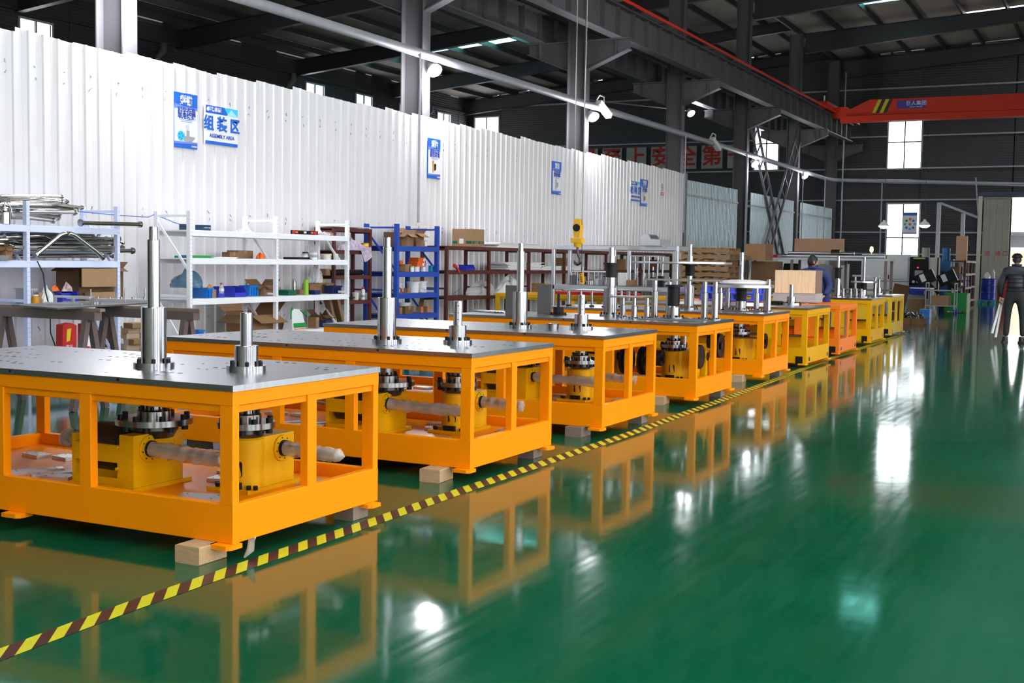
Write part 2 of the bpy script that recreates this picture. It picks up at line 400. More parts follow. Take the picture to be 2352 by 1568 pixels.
# sliding gate leaf, drawn half across, with red lettering
gate = struct(thing('door_1', 'beige sliding gate leaf with faint red lettering', 'gate'))
del gate['category']
for i in range(4):
    x0 = -5.68+i*.26; obj('door_panel', MB().box(x0, x0+.255, YE-.125, YE-.065, .06, 4.34), DOORM, gate)
for z in (.03, 4.30): obj('door_rail', MB().box(-5.70, -4.62, YE-.15, YE-.06, z, z+.1), DOORM, gate)
for ch, x in (('消', -5.47), ('通', -5.06), ('口', -4.76)):
    lettering(ch, .25, TEXTR, gate, (x, YE-.128, 2.03), 'y')
# roof: sheets between purlins, rafters on every frame line, translucent strips, some unseen and added for light
ceiling = shell('ceiling')
FY = [-2.2, 5.0, 12.2, 19.4, 26.75, 33.75, 40.55, 47.65, 54.6]
xs = [XL+i*1.43 for i in range(13)]+[-11.87+i*1.487 for i in range(11)]+[3+i*1.5 for i in range(5)]
xs = sorted(set(round(x, 3) for x in xs))
SKY = [(-29.1, -20.6, 42.3, None), (-9.0, -7.3, 43.2, 44.75), (-5.3, XR, 48.3, 49.8), (-5.2, XR, 2, 6), (-5.2, XR, 9, 13), (-5.2, XR, 16, 20), (-5.2, XR, -6, -2)]  # strips near the camera are unseen, added as top light for floor and tables
for x0, x1 in zip(xs, xs[1:]):
    cuts = sorted((l[2], l[3] or 43.5+.13*((x0+x1)/2+28.6)) for l in SKY if l[0] <= (x0+x1)/2 <= l[1])
    za, zb = roof_z(x0+.001), roof_z(x1-.001); y = YB; mb = MB()
    for c0, c1 in cuts+[(YE, None)]:
        mb.add([(x0, y, za), (x1, y, zb), (x1, c0, zb), (x0, c0, za)], [(0, 1, 2, 3)])
        if c1:
            obj('skylight_sheet', MB().add([(x0, c0, za), (x1, c0, zb), (x1, c1, zb), (x0, c1, za)], [(0, 1, 2, 3)]), SKYL if c0 > 40 and x0 < -6 else SKYW, ceiling); y = c1
    obj('roof_sheet', mb, ROOFM, ceiling)
    if x0 > XL: obj('purlin', MB().bar((x0, YB, za-.11), (x0, YE, za-.11), .07, .2), STRUCT, ceiling)
def rafter(y, x0, x1):
    mb = MB()
    n = 6
    for i in range(n):
        a, b = x0+(x1-x0)*i/n, x0+(x1-x0)*(i+1)/n
        ta, tb, ba, bb = roof_z(a+.001)-.22, roof_z(b-.001)-.22, raft_z(a+.001), raft_z(b-.001)
        mb.prism([(a, ba), (b, bb), (b, tb), (a, ta)], 'y', y-.012, y+.012)
        mb.prism([(a, ba-.02), (b, bb-.02), (b, bb), (a, ba)], 'y', y-.12, y+.12)
        mb.prism([(a, ta), (b, tb), (b, tb+.02), (a, ta+.02)], 'y', y-.12, y+.12)
    return mb
for y in FY:
    for a, b in ((XL, -12.12), (-11.63, 3.0), (3.0, XR)): obj('rafter', rafter(y, a, b), STRUCT, ceiling)
    for x in [v for v in xs if -29 < v < 2][::2]:       # purlin braces
        obj('purlin_brace', MB().bar((x, y+.1, raft_z(x)+.02), (x, y+.75, roof_z(x)-.2), .05, .05), STRUCT, ceiling)
obj('valley_strip', MB().box(-11.90, -11.86, YB, YE, 10.45, 11.15), ROOFM, ceiling)
# right side and back: solid above and below broad openings, as the daylight on the machines' right faces shows
wall_right = shell('wall_right')
cladding(wall_right, 'x', XR+.06, YB, YE, 0, 0, [(YB+2.2+i*4.8, YB+5.2+i*4.8, .25, 7.6) for i in range(7)], 3.6, CREAM, ztop=lambda y: roof_z(XR)+.05)
wall_back = shell('wall_back')
cladding(wall_back, 'y', YB-.06, XL, XR, 0, 0, [(3, 6, 1.2, 4.6)], 2.1, CREAM, ztop=lambda x: roof_z(x)+.05)

# ------------------------------------------------------------------ columns, runway girders, crane
def column(y, k, low=0.0):
    c = thing('steel_column', 'grey steel H column, %s from the left in the row along the partition' % ORD[k], 'column', (-11.87, y, 0))
    top = roof_z(-11.87)-.25
    for nm, x0, x1, y0, y1 in (('flange', -.235, -.215, -.13, .13), ('flange', .215, .235, -.13, .13), ('web', -.215, .215, -.008, .008)):
        obj(nm, MB().box(x0, x1, y0, y1, 0, top), GREYCOL, c)
    # brackets on both sides that carry the runway girders
    for s in (-1, 1):
        x0, x1 = s*.235, s*1.30
        obj('bracket', MB().prism([(x0, 5.95), (x1, 6.38), (x1, 6.62), (x0, 6.62)], 'y', -.012, .012).prism([(x0, 5.93), (x1, 6.36), (x1, 6.385), (x0, 5.955)], 'y', -.12, .12)
            .box(min(x0, x1), max(x0, x1), -.12, .12, 6.6, 6.625), GREYCOL, c)
        obj('stiffener', MB().box(s*.98-.01, s*.98+.01, -.11, .11, 6.26, 6.61), GREYCOL, c)
    obj('splice_plate', MB().box(-.20, .20, -.02, -.009, 6.2, 6.7), GREYCOL, c)
    return c
CY = [11.98, 19.38, 26.73, 33.62, 40.25, 47.25, 53.9]
for k, y in enumerate(CY): column(y, k)
def girder(x, y0, y1, label, rail):
    g = thing('runway_girder', label, 'girder', (x, 0, 0))
    obj('web', MB().box(-.008, .008, y0, y1, 6.66, 7.30), GREYCOL, g)
    obj('bottom_flange', MB().box(-.14, .14, y0, y1, 6.63, 6.66), GREYCOL, g)
    obj('top_flange', MB().box(-.17, .17, y0, y1, 7.30, 7.33), GREYCOL, g)
    sm = MB().box(-.13, -.009, -.006, .006, 6.66, 7.30).box(.009, .13, -.006, .006, 6.66, 7.30).mesh('stiffener', GREYCOL)
    y = y0+.3
    while y < y1: obj('stiffener', sm, None, g, (0, y, 0)); y += .92
    obj('crane_rail', MB().box(-.04, .04, y0, y1, 7.33, 7.42), STRUCT, g)
    if rail: obj('conductor_rail', MB().box(.30, .34, y0, y1+.4, 7.36, 7.42), REDRAIL, g, label='bright red conductor rail along the top'); \
        [obj('rail_support', MB().box(.10, .32, yy, yy+.03, 7.33, 7.36), STRUCT, g) for yy in range(int(y0)+1, int(y1), 2)]
    return g
girder(-10.87, YB+3, 52.6, 'grey stiffened crane runway girder with red conductor rail on its top', True)
girder(-12.87, YB+3, 52.6, 'dark grey runway girder behind the column row, without red rail', False)
# diagonal laced bracing between two columns
def lattice(a, b, label):
    a, b = Vector(a), Vector(b); d = (b-a).normalized(); p = Vector((0, d.z, -d.y))*.31
    t = thing('lattice_brace', label, 'brace', tuple(a))
    for s in (-1, 1): obj('chord', MB().bar(p*s, b-a+p*s, .07, .07, (1, 0, 0)), GREYCOL, t)
    n = int((b-a).length/.62)
    for i in range(1, n):
        q = d*((b-a).length*i/n); obj('rung', MB().bar(q-p, q+p, .04, .04, (1, 0, 0)), GREYCOL, t)
lattice((-11.60, 40.55, 6.3), (-11.60, 46.2, .35), 'grey laced brace sloping down to the right between the fifth and sixth columns')
lattice((-11.46, 40.9, .35), (-11.46, 46.4, 6.3), 'grey laced brace sloping up to the right between the fifth and sixth columns')
# bridge crane
cr = thing('bridge_crane', 'orange overhead bridge crane with black and yellow stripes and blue plate', 'crane', (0, 49, 0))
obj('main_girder', MB().prism([(-10.4, 7.38), (-9.35, 7.85), (6.5, 7.85), (7.6, 7.35), (7.6, 7.27), (-10.4, 7.27)], 'y', -.20, .20), CRANE, cr)
obj('lower_flange', MB().box(-10.45, 7.6, -.27, .27, 7.02, 7.25), CRANE, cr)
obj('girder_web', MB().box(-10.4, 7.5, -.04, .04, 7.24, 7.29), CRANE, cr)
for x in (-10.87, 8.1): obj('end_carriage', MB().box(x-.16, x+.16, -1.4, 1.4, 7.42, 7.72), CRANE, cr)
obj('connecting_beam', MB().box(-10.75, -10.2, -.25, .25, 7.20, 7.60), CRANE, cr)
for k in range(4):
    x = -9.25+k*.14; obj('hazard_stripe', MB().add([(x, -.203, 7.33), (x+.13, -.203, 7.33), (x+.35, -.203, 7.84), (x+.22, -.203, 7.84)], [(0, 1, 2, 3)]), YTAPE if k % 2 == 0 else BTAPE, cr)
pl = obj('name_plate', MB().box(-8.32, -7.28, -.215, -.201, 7.46, 7.76), mat('plate_violet_blue', (.06, .04, .30), .5), cr)
lettering('巨人集团', .19, SIGNW, pl, (-7.62, -.217, 7.64), 'y'); lettering('GIANT GROUP', .07, SIGNW, pl, (-7.62, -.217, 7.51), 'y')
obj('buffer_rod', MB().cyl((-10.87, -1.2, 7.72), (-10.87, -1.2, 7.95), .03), SIGNW, cr)

# ------------------------------------------------------------------ partition of corrugated sheets
def corr_panel(w, ribs, h, depth=.022, z0=0.02, lean=.0):
    mb = MB(); pr = [(-.004, 0)]; p = w/ribs
    for i in range(ribs):
        s = i*p; pr += [(s+.004, 0), (s+p*.38, 0), (s+p*.40, .003), (s+p*.42, 0), (s+p*.74, 0), (s+p*.80, depth), (s+p*.92, depth), (s+p*.97, .003)]
    pr.append((w-.001, .004))
    n = len(pr); vs = [(x, y, z0) for y, x in pr]+[(x, y, h+lean*(.5-y/w)) for y, x in pr]
    mb.add(vs, [(i, i+1, n+i+1, n+i) for i in range(n-1)])
    return mb
def partition(label, x, y0, y1, w, ribs, h, m, name, jitter=.012):
    t = struct(thing(name, label, '')); del t['category']; t.location = (x, 0, 0)
    n = max(1, round((y1-y0)/w)); w = (y1-y0)/n
    mes = [corr_panel(w, ribs, h, lean=q).mesh('sheet', m) for q in ((.03, .05, .02) if jitter > .01 else (.0,))]
    for i in range(n):
        o = obj('sheet', mes[(i*7) % len(mes)], None, t, (0.004*(i % 2), y0+i*w, RND.uniform(-jitter, jitter)))
    obj('rear_rail', MB().box(-.10, -.03, y0, y1, h-.5, h-.42).box(-.10, -.03, y0, y1, 2.0, 2.08).box(-.10, -.03, y0, y1, .1, .18), GREYCOL, t)
    return t
partition('tall white corrugated partition behind the racks', -11.5, 4.0, 33.35, .855, 4, 4.01, PARTM, 'wall_partition', .018)
for k, (a, b) in enumerate(((34.1, 39.4), (41.0, 46.9), (48.0, 53.6))):
    partition('blue grey corrugated sheet partition beyond the white one', -11.72, a, b, .9, 6, 3.88, GALV, 'wall_bay_%d' % (k+1), .006)
    obj('rail', MB().box(.035, .06, a, b, 3.42, 3.47), PIPEM, bpy.data.objects['wall_bay_%d' % (k+1)], (0, 0, 0))
obj('corner_post', MB().box(-.06, .06, 33.36, 33.56, 0, 4.0), GREYCOL, bpy.data.objects['wall_partition'])
# small screw heads dotted along the sheets
sc = MB()
for z in (3.62, 3.5, 2.05, 1.98, .6):
    y = 8.6
    while y < 33: sc.cyl((0, y+RND.uniform(-.05, .05), z+RND.uniform(-.05, .05)), (.012, y, z), .008, n=6); y += .43
stuff(obj('screw_head', sc, GREYPAINT, bpy.data.objects['wall_partition']))
# ------------------------------------------------------------------ overhead pipe with its drops
pipe = thing('overhead_pipe', 'long grey overhead pipe running above the white partition and across the far end', 'pipe')
obj('pipe_run', MB().tube([(-11.36, 4, 5.10), (-11.36, 28, 5.06), (-11.36, 50.8, 4.98), (-11.2, 51.6, 4.98), (-10.8, 51.9, 4.98), (-3.9, 54.2, 4.86)], .082, 12), PIPEM, pipe)
for y, zb in ((18.6, 2.1), (32.9, 2.3), (39.0, .3), (46.6, .3), (50.3, .3)):
    obj('drop_pipe', MB().cyl((-11.30, y, zb), (-11.30, y, 5.05), .022, n=8), PIPEM, pipe)
for x, y in ((-10.9, 51.7), (-9.6, 53.4)): obj('drop_pipe', MB().cyl((x, y, 1.9), (x, y, 9.4 if x < -10.5 else 5.0), .03, n=8), PIPEM, pipe)
# rainwater pipes on the outer wall
for k, y in enumerate((25.4, 32.4, 39.7, 50.4)):
    one('drain_pipe', MB().tube([(XL+.25, y, 0), (XL+.25, y, 8.2), (XL+.4, y+.15, 8.45), (XL+.4, y+.15, 8.7)], .13, 10), GREYCOL, 'dark grey rainwater pipe on the outer wall, %s from the left' % ORD[k], 'pipe')
# wall slogan: one red character on each tile, on the end wall beyond the partition
for i, ch in enumerate('质量至上安全第一'):
    x = -24.95+i*1.24
    t = thing('slogan_tile', 'off white wall tile with one red character, %s from the left' % ORD[i], 'sign', (x, YE-.18, 6.33), 0)
    obj('board', MB().box(-.50, .50, 0, .03, -.53, .53), TILEW, t)
    lettering(ch, .98, TEXTR, t, (0, -.004, 0), 'y', bold=.022)

# ------------------------------------------------------------------ lamps
def floodlight(loc, label, power, kind):
    t = thing('floodlight', label, 'lamp', loc)
    obj('housing', MB().lathe([(.05, .20), (.08, .18), (.10, .09), (.135, .02), (.14, 0)], n=20), GREYPAINT, t)
    obj('lens', MB().lathe([(.0, -.03), (.08, -.025), (.125, -.01), (.132, .0)], n=20), LAMPW3 if kind == 3 else LAMPW, t)
    if kind == 3: obj('hanger', MB().cyl((0, 0, .15), (2.4, -1.6, 2.75), .02, n=8), PIPEM, t)
    obj('bracket', MB().tube([(-.12, 0, .24), (-.06, 0, .30), (0, 0, .22)], .015, 6), PIPEM, t)
    t.rotation_euler = Vector((-.62, .42, .66)).to_track_quat('Z', 'Y').to_euler()
    l = bpy.data.lights.new('flood_light', 'POINT'); l.energy = power; l.color = (.93, .95, 1.0); l.shadow_soft_size = .2
    o = bpy.data.objects.new('flood_light', l); COL.objects.link(o); o.location = (.05, 0, -.30); o.parent = t
    return t
for k, (y, z, p) in enumerate(((11.85, 4.85, 330), (19.31, 4.86, 300), (26.64, 4.83, 200), (40.4, 6.55, 160), (40.4, 4.78, 120), (47.4, 4.85, 120))):
    floodlight((-13.7 if k == 3 else -11.42, y, z), 'lit round floodlight %s' % ('hanging beyond the fourth column' if k == 3 else 'on the %s column from the left' % ORD[k+(k > 3)*0]), p, k)
# clip lamps on the pipe, unlit from here
for k, (y, z) in enumerate(((26.75, 5.06), (35.4, 5.03))):
    t = thing('pipe_lamp', 'white clip lamp on the overhead pipe, %s from the left' % ORD[k], 'lamp', (-11.36, y, z))
    obj('lamp_body', MB().bar((.02, -.05, .12), (.12, .40, -.16), .16, .12), WHITEPL, t)
    obj('clamp', MB().tube([(0, -.1, .16), (.05, -.05, .28), (.08, .15, .26), (.06, .2, .12)], .018, 6), WHITEPL, t)
# ------------------------------------------------------------------ the row of machine bases
CACHE = {}
def cm(key, fn, m):
    if key not in CACHE: CACHE[key] = fn().mesh(key[0] if isinstance(key, tuple) else key, m)
    return CACHE[key]
def rbox(x0, x1, y0, y1, z0, z1, c=.003):
    # box with small chamfered long edges
    mb = MB(); d = (x1-x0, y1-y0, z1-z0); a = d.index(max(d))
    def poly(u0, u1, v0, v1): return [(u0+c, v0), (u1-c, v0), (u1, v0+c), (u1, v1-c), (u1-c, v1), (u0+c, v1), (u0, v1-c), (u0, v0+c)]
    if a == 0: return mb.prism(poly(y0, y1, z0, z1), 'x', x0, x1)
    if a == 1: return mb.prism(poly(x0, x1, z0, z1), 'y', y0, y1)
    return mb.prism(poly(x0, x1, y0, y1), 'z', z0, z1)
BOLT = lambda r, h: cm(('bolt', r, h), lambda: MB().cyl((0, 0, 0), (0, 0, h), r, n=10).cyl((0, 0, h), (0, 0, h+.0006), r*.55, n=6), BLACK)
def bolts(parent, n, R, z, r, h, c=(0, 0), ph=.2, name='bolt'):
    for i in range(n):
        a = ph+2*PI*i/n; obj(name, BOLT(r, h), None, parent, (c[0]+R*math.cos(a), c[1]+R*math.sin(a), z))
def frame(root, L, D, P, xs, ymid, z0=.087, zt=.826, rail=.276):
    O = lambda nm, *b: obj(nm, rbox(*b), P, root)
    for x in xs:
        for ya, yb in ((0, .05), (D-.05, D)): O('post', x-.08, x, ya, yb, rail, zt-.07)
    for y in ymid:
        for xa, xb in ((-.05, 0), (-L, -L+.05)): O('post', xa, xb, y, y+.08, rail, zt-.07)
    for y0, y1, s in ((0, .05, 1), (D-.05, D, -1)):
        O('top_rail', -L, 0, y0, y1, zt-.07, zt); O('bottom_rail', -L, 0, y0, y1, z0, rail)
        xx = sorted(xs)
        for a, b in zip(xx, xx[1:]): O('lower_rail', a, b-.08, y0+.012 if s > 0 else y0+.01, y1-.01 if s > 0 else y1-.012, zt-.106, zt-.07)
    yy = [.05]+[v for y in ymid for v in (y, y+.08)]+[D-.05]
    for x0, x1 in ((-.05, 0), (-L, -L+.05)):
        O('top_rail', x0, x1, .05, D-.05, zt-.07, zt); O('bottom_rail', x0, x1, .05, D-.05, z0, rail)
        for a, b in zip(yy[::2], yy[1::2]): O('lower_rail', x0+.012, x1-.012, a, b, zt-.106, zt-.07)
    for x in (-L*.35, -L*.68): O('cross_member', x-.05, x, .05, D-.05, z0+.02, .19)
    obj('pan', MB().box(-L+.05, -.05, .05, D-.05, .195, .205), P, root)
    for x, y, rz in ((-.04, -.012, 0), (-1.46, -.012, 0), (-.012, D-.10, 0), (-L+.1, -.012, 0)):
        obj('foot_tab', MB().prism([(-.065, -.04), (.04, -.04), (.06, -.02), (.06, .06), (-.065, .06)], 'z', z0-.022, z0), P, root, (x, y, 0))
def table_top(root, L, D, zt=.826, th=.03, seam=None, holes=True, seed=1):
    t = rbox(-L-.006, .006, -.006, D+.006, zt, zt+th, .002)
    if seam:
        obj('table_plate', rbox(-L-.006, seam-.001, -.006, D+.006, zt, zt+th, .002), PLATE, root)
        t = rbox(seam+.001, .006, -.006, D+.006, zt, zt+th, .002)
    o = obj('table_plate', t, PLATE, root)
    if holes:
        r = random.Random(seed); h = MB()
        for i in range(46):
            x, y = -r.uniform(.1, L-.1), r.uniform(.06, D-.06); k = r.choice((1, 1, 2, 3)); R = r.choice((.006, .008, .012))
            for j in range(k): h.lathe([(0, .0012), (R, .0012), (R+.003, .0006)], (x+j*.06, y, zt+th), 10)
        for x in (-.73, -1.5): h.cyl((x, -.0075, zt+th*.6), (x, -.006, zt+th*.6), .008, n=10)
        stuff(obj('bolt_hole', h, BLACKPL, root))
    return o
def column_shaft(root, c, zt, segs, flange, nb=6, name='column_shaft', m=None, key=None):
    prof = [(0.0, segs[-1][1])]; 
    pr = [(flange[0], 0), (flange[0], flange[1])]
    for r, z in segs: pr += [(r, pr[-1][1]), (r, z-.003), (r-.003, z)]
    pr.append((0, pr[-1][1]))
    s = obj(name, MB().lathe(pr, n=28), m or STEEL, root, (c[0], c[1], zt))
    if nb: bolts(s, nb, flange[0]*.80, flange[1], .0115, .022)
    if key: 
        k = obj('key_strip', MB().box(segs[-1][0]-.004, segs[-1][0]+.004, -.007, .007, key[0], key[1]), PLATE, s); k.rotation_euler = (0, 0, -1.0)
        for q in range(3): obj('key_screw', MB().cyl((segs[-1][0]+.003, 0, 0), (segs[-1][0]+.0052, 0, 0), .004, n=8), BLACKPL, s, (0, 0, key[0]+(key[1]-key[0])*(.15+.35*q)), -1.0)
    return s
def drive_under(root, c, disc, hub, z, zt=.826, nb=8, r0=.05):
    # the drive shaft hanging under the table: shaft, hub and bolted disc
    obj('drive_shaft', MB().lathe([(r0, z+.07), (r0, zt), ], n=24).lathe([(r0*1.5, z+.11), (r0*1.5, z+.18), (r0, z+.18)], n=24), OILSTEEL, root, (c[0], c[1], 0))
    d = obj('coupling_disc', MB().lathe([(0, z-.016), (disc, z-.016), (disc, z+.016), (hub, z+.016), (hub, z+.055), (hub*.9, z+.062), (r0, z+.062), (r0, z+.09)], n=36), OILSTEEL, root, (c[0], c[1], 0))
    bolts(d, nb, disc*.86, z+.016, .016, .024, name='disc_bolt'); bolts(d, nb, disc*.80, z-.048, .019, .03, ph=.5, name='lower_bolt')
    bolts(d, 6, hub*1.0-.012, z+.062, .011, .018, ph=.1, name='hub_bolt')
    obj('lower_collar', MB().lathe([(disc*.62, z-.045), (disc*.62, z-.016)], n=24).lathe([(disc*.5, z-.09), (disc*.62, z-.045)], n=24), DARKSTEEL, root, (c[0], c[1], 0))
def bearing(box, x, y, z, r=.074, R=.045):
    M = Matrix.Translation((x, y, z)) @ Matrix.Rotation(PI/2, 4, 'Y')
    b = obj('bearing_cap', MB().lathe([(R, 0), (R, .012), (r-.004, .012), (r, .008), (r, 0)], n=28, M=M), YELLOW, box)
    obj('shaft_seal', MB().lathe([(0, .022), (R*.72, .022), (R*.72, .03), (R, .03), (R, 0)], n=24, M=M), BLACKPL, box)
    sc = MB()
    for i in range(8):
        a = 2*PI*i/8+.2; p = Vector((x+.012, y+(r*.8)*math.cos(a), z+(r*.8)*math.sin(a))); sc.cyl(p, p+Vector((.003, 0, 0)), .004, n=6)
    stuff(obj('cap_screw', sc, BLACKPL, box))
def wrapped_shaft(root, a, b, r, seed, tip=False):
    rn = random.Random(seed); n = 22; A, B = Vector(a), Vector(b); pts = []; rad = []
    for i in range(n):
        t = i/(n-1); pts.append(A.lerp(B, t)+Vector((0, rn.uniform(-.003, .003), rn.uniform(-.004, .003)))); rad.append(r*rn.uniform(.86, 1.14))
    if tip: rad[-1] = .004; rad[-2] = r*.55; rad[-3] = r*.9
    s = obj('input_shaft', MB().cyl(A-Vector((.02, 0, 0)), B-Vector((.05, 0, 0)), r*.55, n=14), STEEL, root)
    obj('film_wrap', MB().tube(pts, r, 14, rad), WRAPF, s, label='clear plastic film wound round the shaft')
def gearbox_a(root, x, y, z, sx=.44, sy=.38, h=.285):
    # (x, y) is the right front corner; a low front wall, open drum chamber, tall right cheek with the bearing
    g = obj('gearbox', MB().box(x-.10, x, y, y+sy, z, z+h), YELLOW, root)
    obj('base_flange', MB().box(x-sx-.02, x+.012, y-.01, y+sy+.06, z-.018, z+.004), YELLOW, g)
    obj('front_wall', MB().box(x-sx, x-.10, y+.004, y+.02, z+.13, z+h-.06), YELLOW, g)
    obj('front_wall', MB().box(x-sx, x-.10, y+.004, y+.02, z+.004, z+.045).box(x-.12, x-.1, y+.004, y+.02, z+.045, z+.13), YELLOW, g)
    obj('inner_wall', MB().box(x-sx, x-.10, y+.10, y+.115, z+.004, z+.13), YELLOW, g)
    obj('chamber_floor', MB().box(x-sx, x-.10, y+.02, y+.10, z+.13, z+.14), YELLOW, g)
    obj('left_cheek', MB().box(x-sx-.03, x-sx, y+.02, y+sy, z, z+h-.02), YELLOW, g)
    obj('rear_wall', MB().box(x-sx, x-.10, y+sy-.02, y+sy, z, z+h-.03), YELLOW, g)
    obj('cam_drum', MB().cyl((x-sx+.01, y+.20, z+.17), (x-.105, y+.20, z+.17), .145, n=36).cyl((x-.2, y+.2, z+.17), (x-.19, y+.2, z+.17), .15, n=36), DARKSTEEL, g)
    obj('notch_plate', MB().box(x-.07, x+.004, y+sy-.07, y+sy+.012, z+h-.075, z+h-.05), YELLOW, g)
    for k in range(3): obj('base_bolt', BOLT(.014, .02), None, g, (x-.14-k*.1, y+.055, z+.004))
    for q in (.10, .215): obj('cover_screw', MB().cyl((x-.115, y+.004, z+q), (x-.115, y-.012, z+q), .008, n=8), YELLOW, g)
    bearing(g, x, y+.115, z+.205)
    return g
def gearbox_b(root, c, z, xr, y1, block=True, h=.285):
    # round turret below the shaft axis c, chamfered block to the right with the bearing
    g = obj('gearbox', MB().prism([(c[0]-.15, c[1]+.04), (c[0]+.03, c[1]-.03), (xr, c[1]+.045), (xr, y1), (c[0]-.15, y1)] if block else
            [(c[0]-.10, c[1]+.02), (c[0]+.10, c[1]+.02), (c[0]+.14, y1), (c[0]-.14, y1)], 'z', z, z+h-.01), YELLOW, root)
    obj('turret', MB().lathe([(.098, z), (.098, z+h-.02), (.085, z+h-.008), (.085, z+h+.01)], n=32), YELLOW, g, (c[0], c[1], 0))
    M = Matrix.Rotation(-2.25+PI/2, 4, 'Z')
    w = MB(); P = [(-.032, .075), (-.024, .067), (.024, .067), (.032, .075), (.032, .145), (.024, .153), (-.024, .153), (-.032, .145)]
    w.add([(math.sin(px*10)*.0995, -math.cos(px*10)*.0995, z+pz) for px, pz in P], [tuple(range(8))])
    obj('sight_window', w, BLACKPL, g, (c[0], c[1], 0), .15)
    obj('base_flange', MB().box(c[0]-.18, xr+.02, c[1]-.115, y1+.03, z-.018, z+.004), YELLOW, g)
    obj('drain_block', MB().box(c[0]-.05, c[0]+.045, c[1]-.113, c[1]-.09, z+.004, z+.04), BLACKPL, g)
    for x, y in ((c[0]+.085, c[1]-.085), (c[0]+.12, c[1]-.07), (c[0]-.12, c[1]-.09), (c[0]-.15, c[1]-.06)): obj('base_bolt', BOLT(.013, .022), None, g, (x, y, z+.004))
    if block: bearing(g, xr, y1-.11, z+.195)
    return g
PADME = lambda sx, sy: cm(('mounting_pad', sx, sy), lambda: MB().box(-sx/2, sx/2, -sy/2, sy/2, 0, .02), PAD)
def pad(root, x, y, sx, sy, rz=0):
    p = obj('mounting_pad', PADME(sx, sy), None, root, (x, y, .205), rz)
    stuff(obj('pad_hole', cm(('pad_hole', sx, sy), lambda: stuff_holes(sx, sy), BLACKPL), None, p))
def stuff_holes(sx, sy):
    mb = MB()
    for a in (-.36, .36):
        for b in (-.3, .3): mb.lathe([(0, .021), (.006, .021), (.006, .0202)], (a*sx, b*sy, 0), 8)
    return mb
def block_at(x, y, label, m=None, sx=.16, sy=.17, rz=0, h=.087):
    return one('timber_block', rbox(-sx/2, sx/2, -sy/2, sy/2, 0, h, .004), m or WOOD, label, 'wood block', (x, y, 0), rz, None)

def base_machine(k, X, Y, L, D, label, variant):
    t = thing('machine_base', label, 'machine', (X, Y, 0))
    frame(t, L, D, ORANGE, [0, -.925, -1.56, -L+.08], [.60])
    table_top(t, L, D, seam=-1.46 if k == 0 else None, seed=k+3)
    a, b = variant['a'], variant['b']
    column_shaft(t, a, .856, [(.068, .332), (.034, .70), (.024, .77)], (.11, .03))
    column_shaft(t, b, .856, [(.064, .137), (.033, .314)], (.107, .03), key=(.16, .30) if k else None)
    drive_under(t, a, .21, .09, .565); drive_under(t, b, .155, .082, .565)
    gearbox_a(t, -.90, .275+a[1]-.495, .222)
    gearbox_b(t, b, .222, -.36+b[0]+.445, b[1]+.31, block=True)
    yb = .385+a[1]-.495
    wrapped_shaft(t, (-.87, yb, .425), (-.20 if k else -.33, yb-.02, .415), .043, k)
    xb = -.36+b[0]+.445
    wrapped_shaft(t, (xb+.03, b[1]+.20, .417), (.06 if k == 0 else -.08, b[1]+.20, .405), .04, k+10, tip=k == 0)
    wrapped_shaft(t, (-1.62, yb+.1, .42), (-1.40, yb+.1, .42), .05, k+20, tip=False)
    for x, y, sx, sy, rz in ((-2.24, .83, .17, .10, -.2), (-2.02, .86, .15, .10, -.2), (-1.80, .43, .30, .075, 1.0), (-1.62, .43, .30, .075, 1.0), (-1.54, .36, .17, .11, .3),
                             (-.47, .30, .24, .16, .3), (-.70, .80, .2, .12, .2), (-.80, 1.0, .2, .12, 0), (-.2, .95, .14, .2, .1), (-.62, .98, .2, .1, .1)): pad(t, x, y, sx, sy, rz)
    if k == 1: obj('loose_sheet', MB().box(-.10, .18, -.07, .07, 0, .012), PAD, t, (-.55, .25, .216), .35)
    return t
MACH = [(-3.81, 4.585, 2.68, dict(a=(-.96, .495), b=(-.445, .648)), 'nearest orange machine base with steel top, at the bottom left'),
        (-3.86, 7.046, 2.65, dict(a=(-.976, .488), b=(-.528, .747)), 'second orange machine base, with only two bare steel columns on top'),
        (-3.895, 9.39, 2.83, dict(a=(-1.08, .60), b=(-.547, .78)), 'third orange machine base, with two bare columns and a loose ring on top')]
for k, (X, Y, L, v, lab) in enumerate(MACH): base_machine(k, X, Y, L, 1.27, lab, v)
one('steel_ring', MB().lathe([(.040, 0), (.055, 0), (.06, .045), (.066, .05), (.05, .05), (.04, .0)], n=24), STEEL, 'small flanged steel ring standing beside a column on the third orange base', 'ring', (-4.66, 10.02, .857))

def bare(root, c, r, h, name='guide_post', m=None, step=None, z=.856, foot=True):
    pr = [(r*2.0, 0), (r*2.0, .008), (r, .008)] if foot else [(r, 0)]
    if step: pr += [(r, step*h), (r*.7, step*h+.004), (r*.7, h)]
    else: pr.append((r, h))
    pr.append((0, h))
    p = obj(name, MB().lathe(pr, n=18), m or STEEL, root, (c[0], c[1], z))
    if foot: bolts(p, 3, r*1.6, .008, .008, .014, ph=1.2, name='foot_bolt')
    return p
def hub(root, c, z0, z1, r, flange=True):
    pr = [(0, z0), (r, z0), (r, z1)]
    if flange: pr += [(r*1.45, z1), (r*1.45, z1+.02), (r*.7, z1+.02)]
    return obj('clamp_hub', MB().lathe(pr, n=22), BLACKPL, root, (c[0], c[1], 0))
def tooled_machine(k, X, Y, L, D, label, P):
    t = thing('machine_base', label, 'machine', (X, Y, 0))
    frame(t, L, D, P, [0, -.925, -1.56, -L+.08], [.60]); table_top(t, L, D, seed=k+9)
    return t
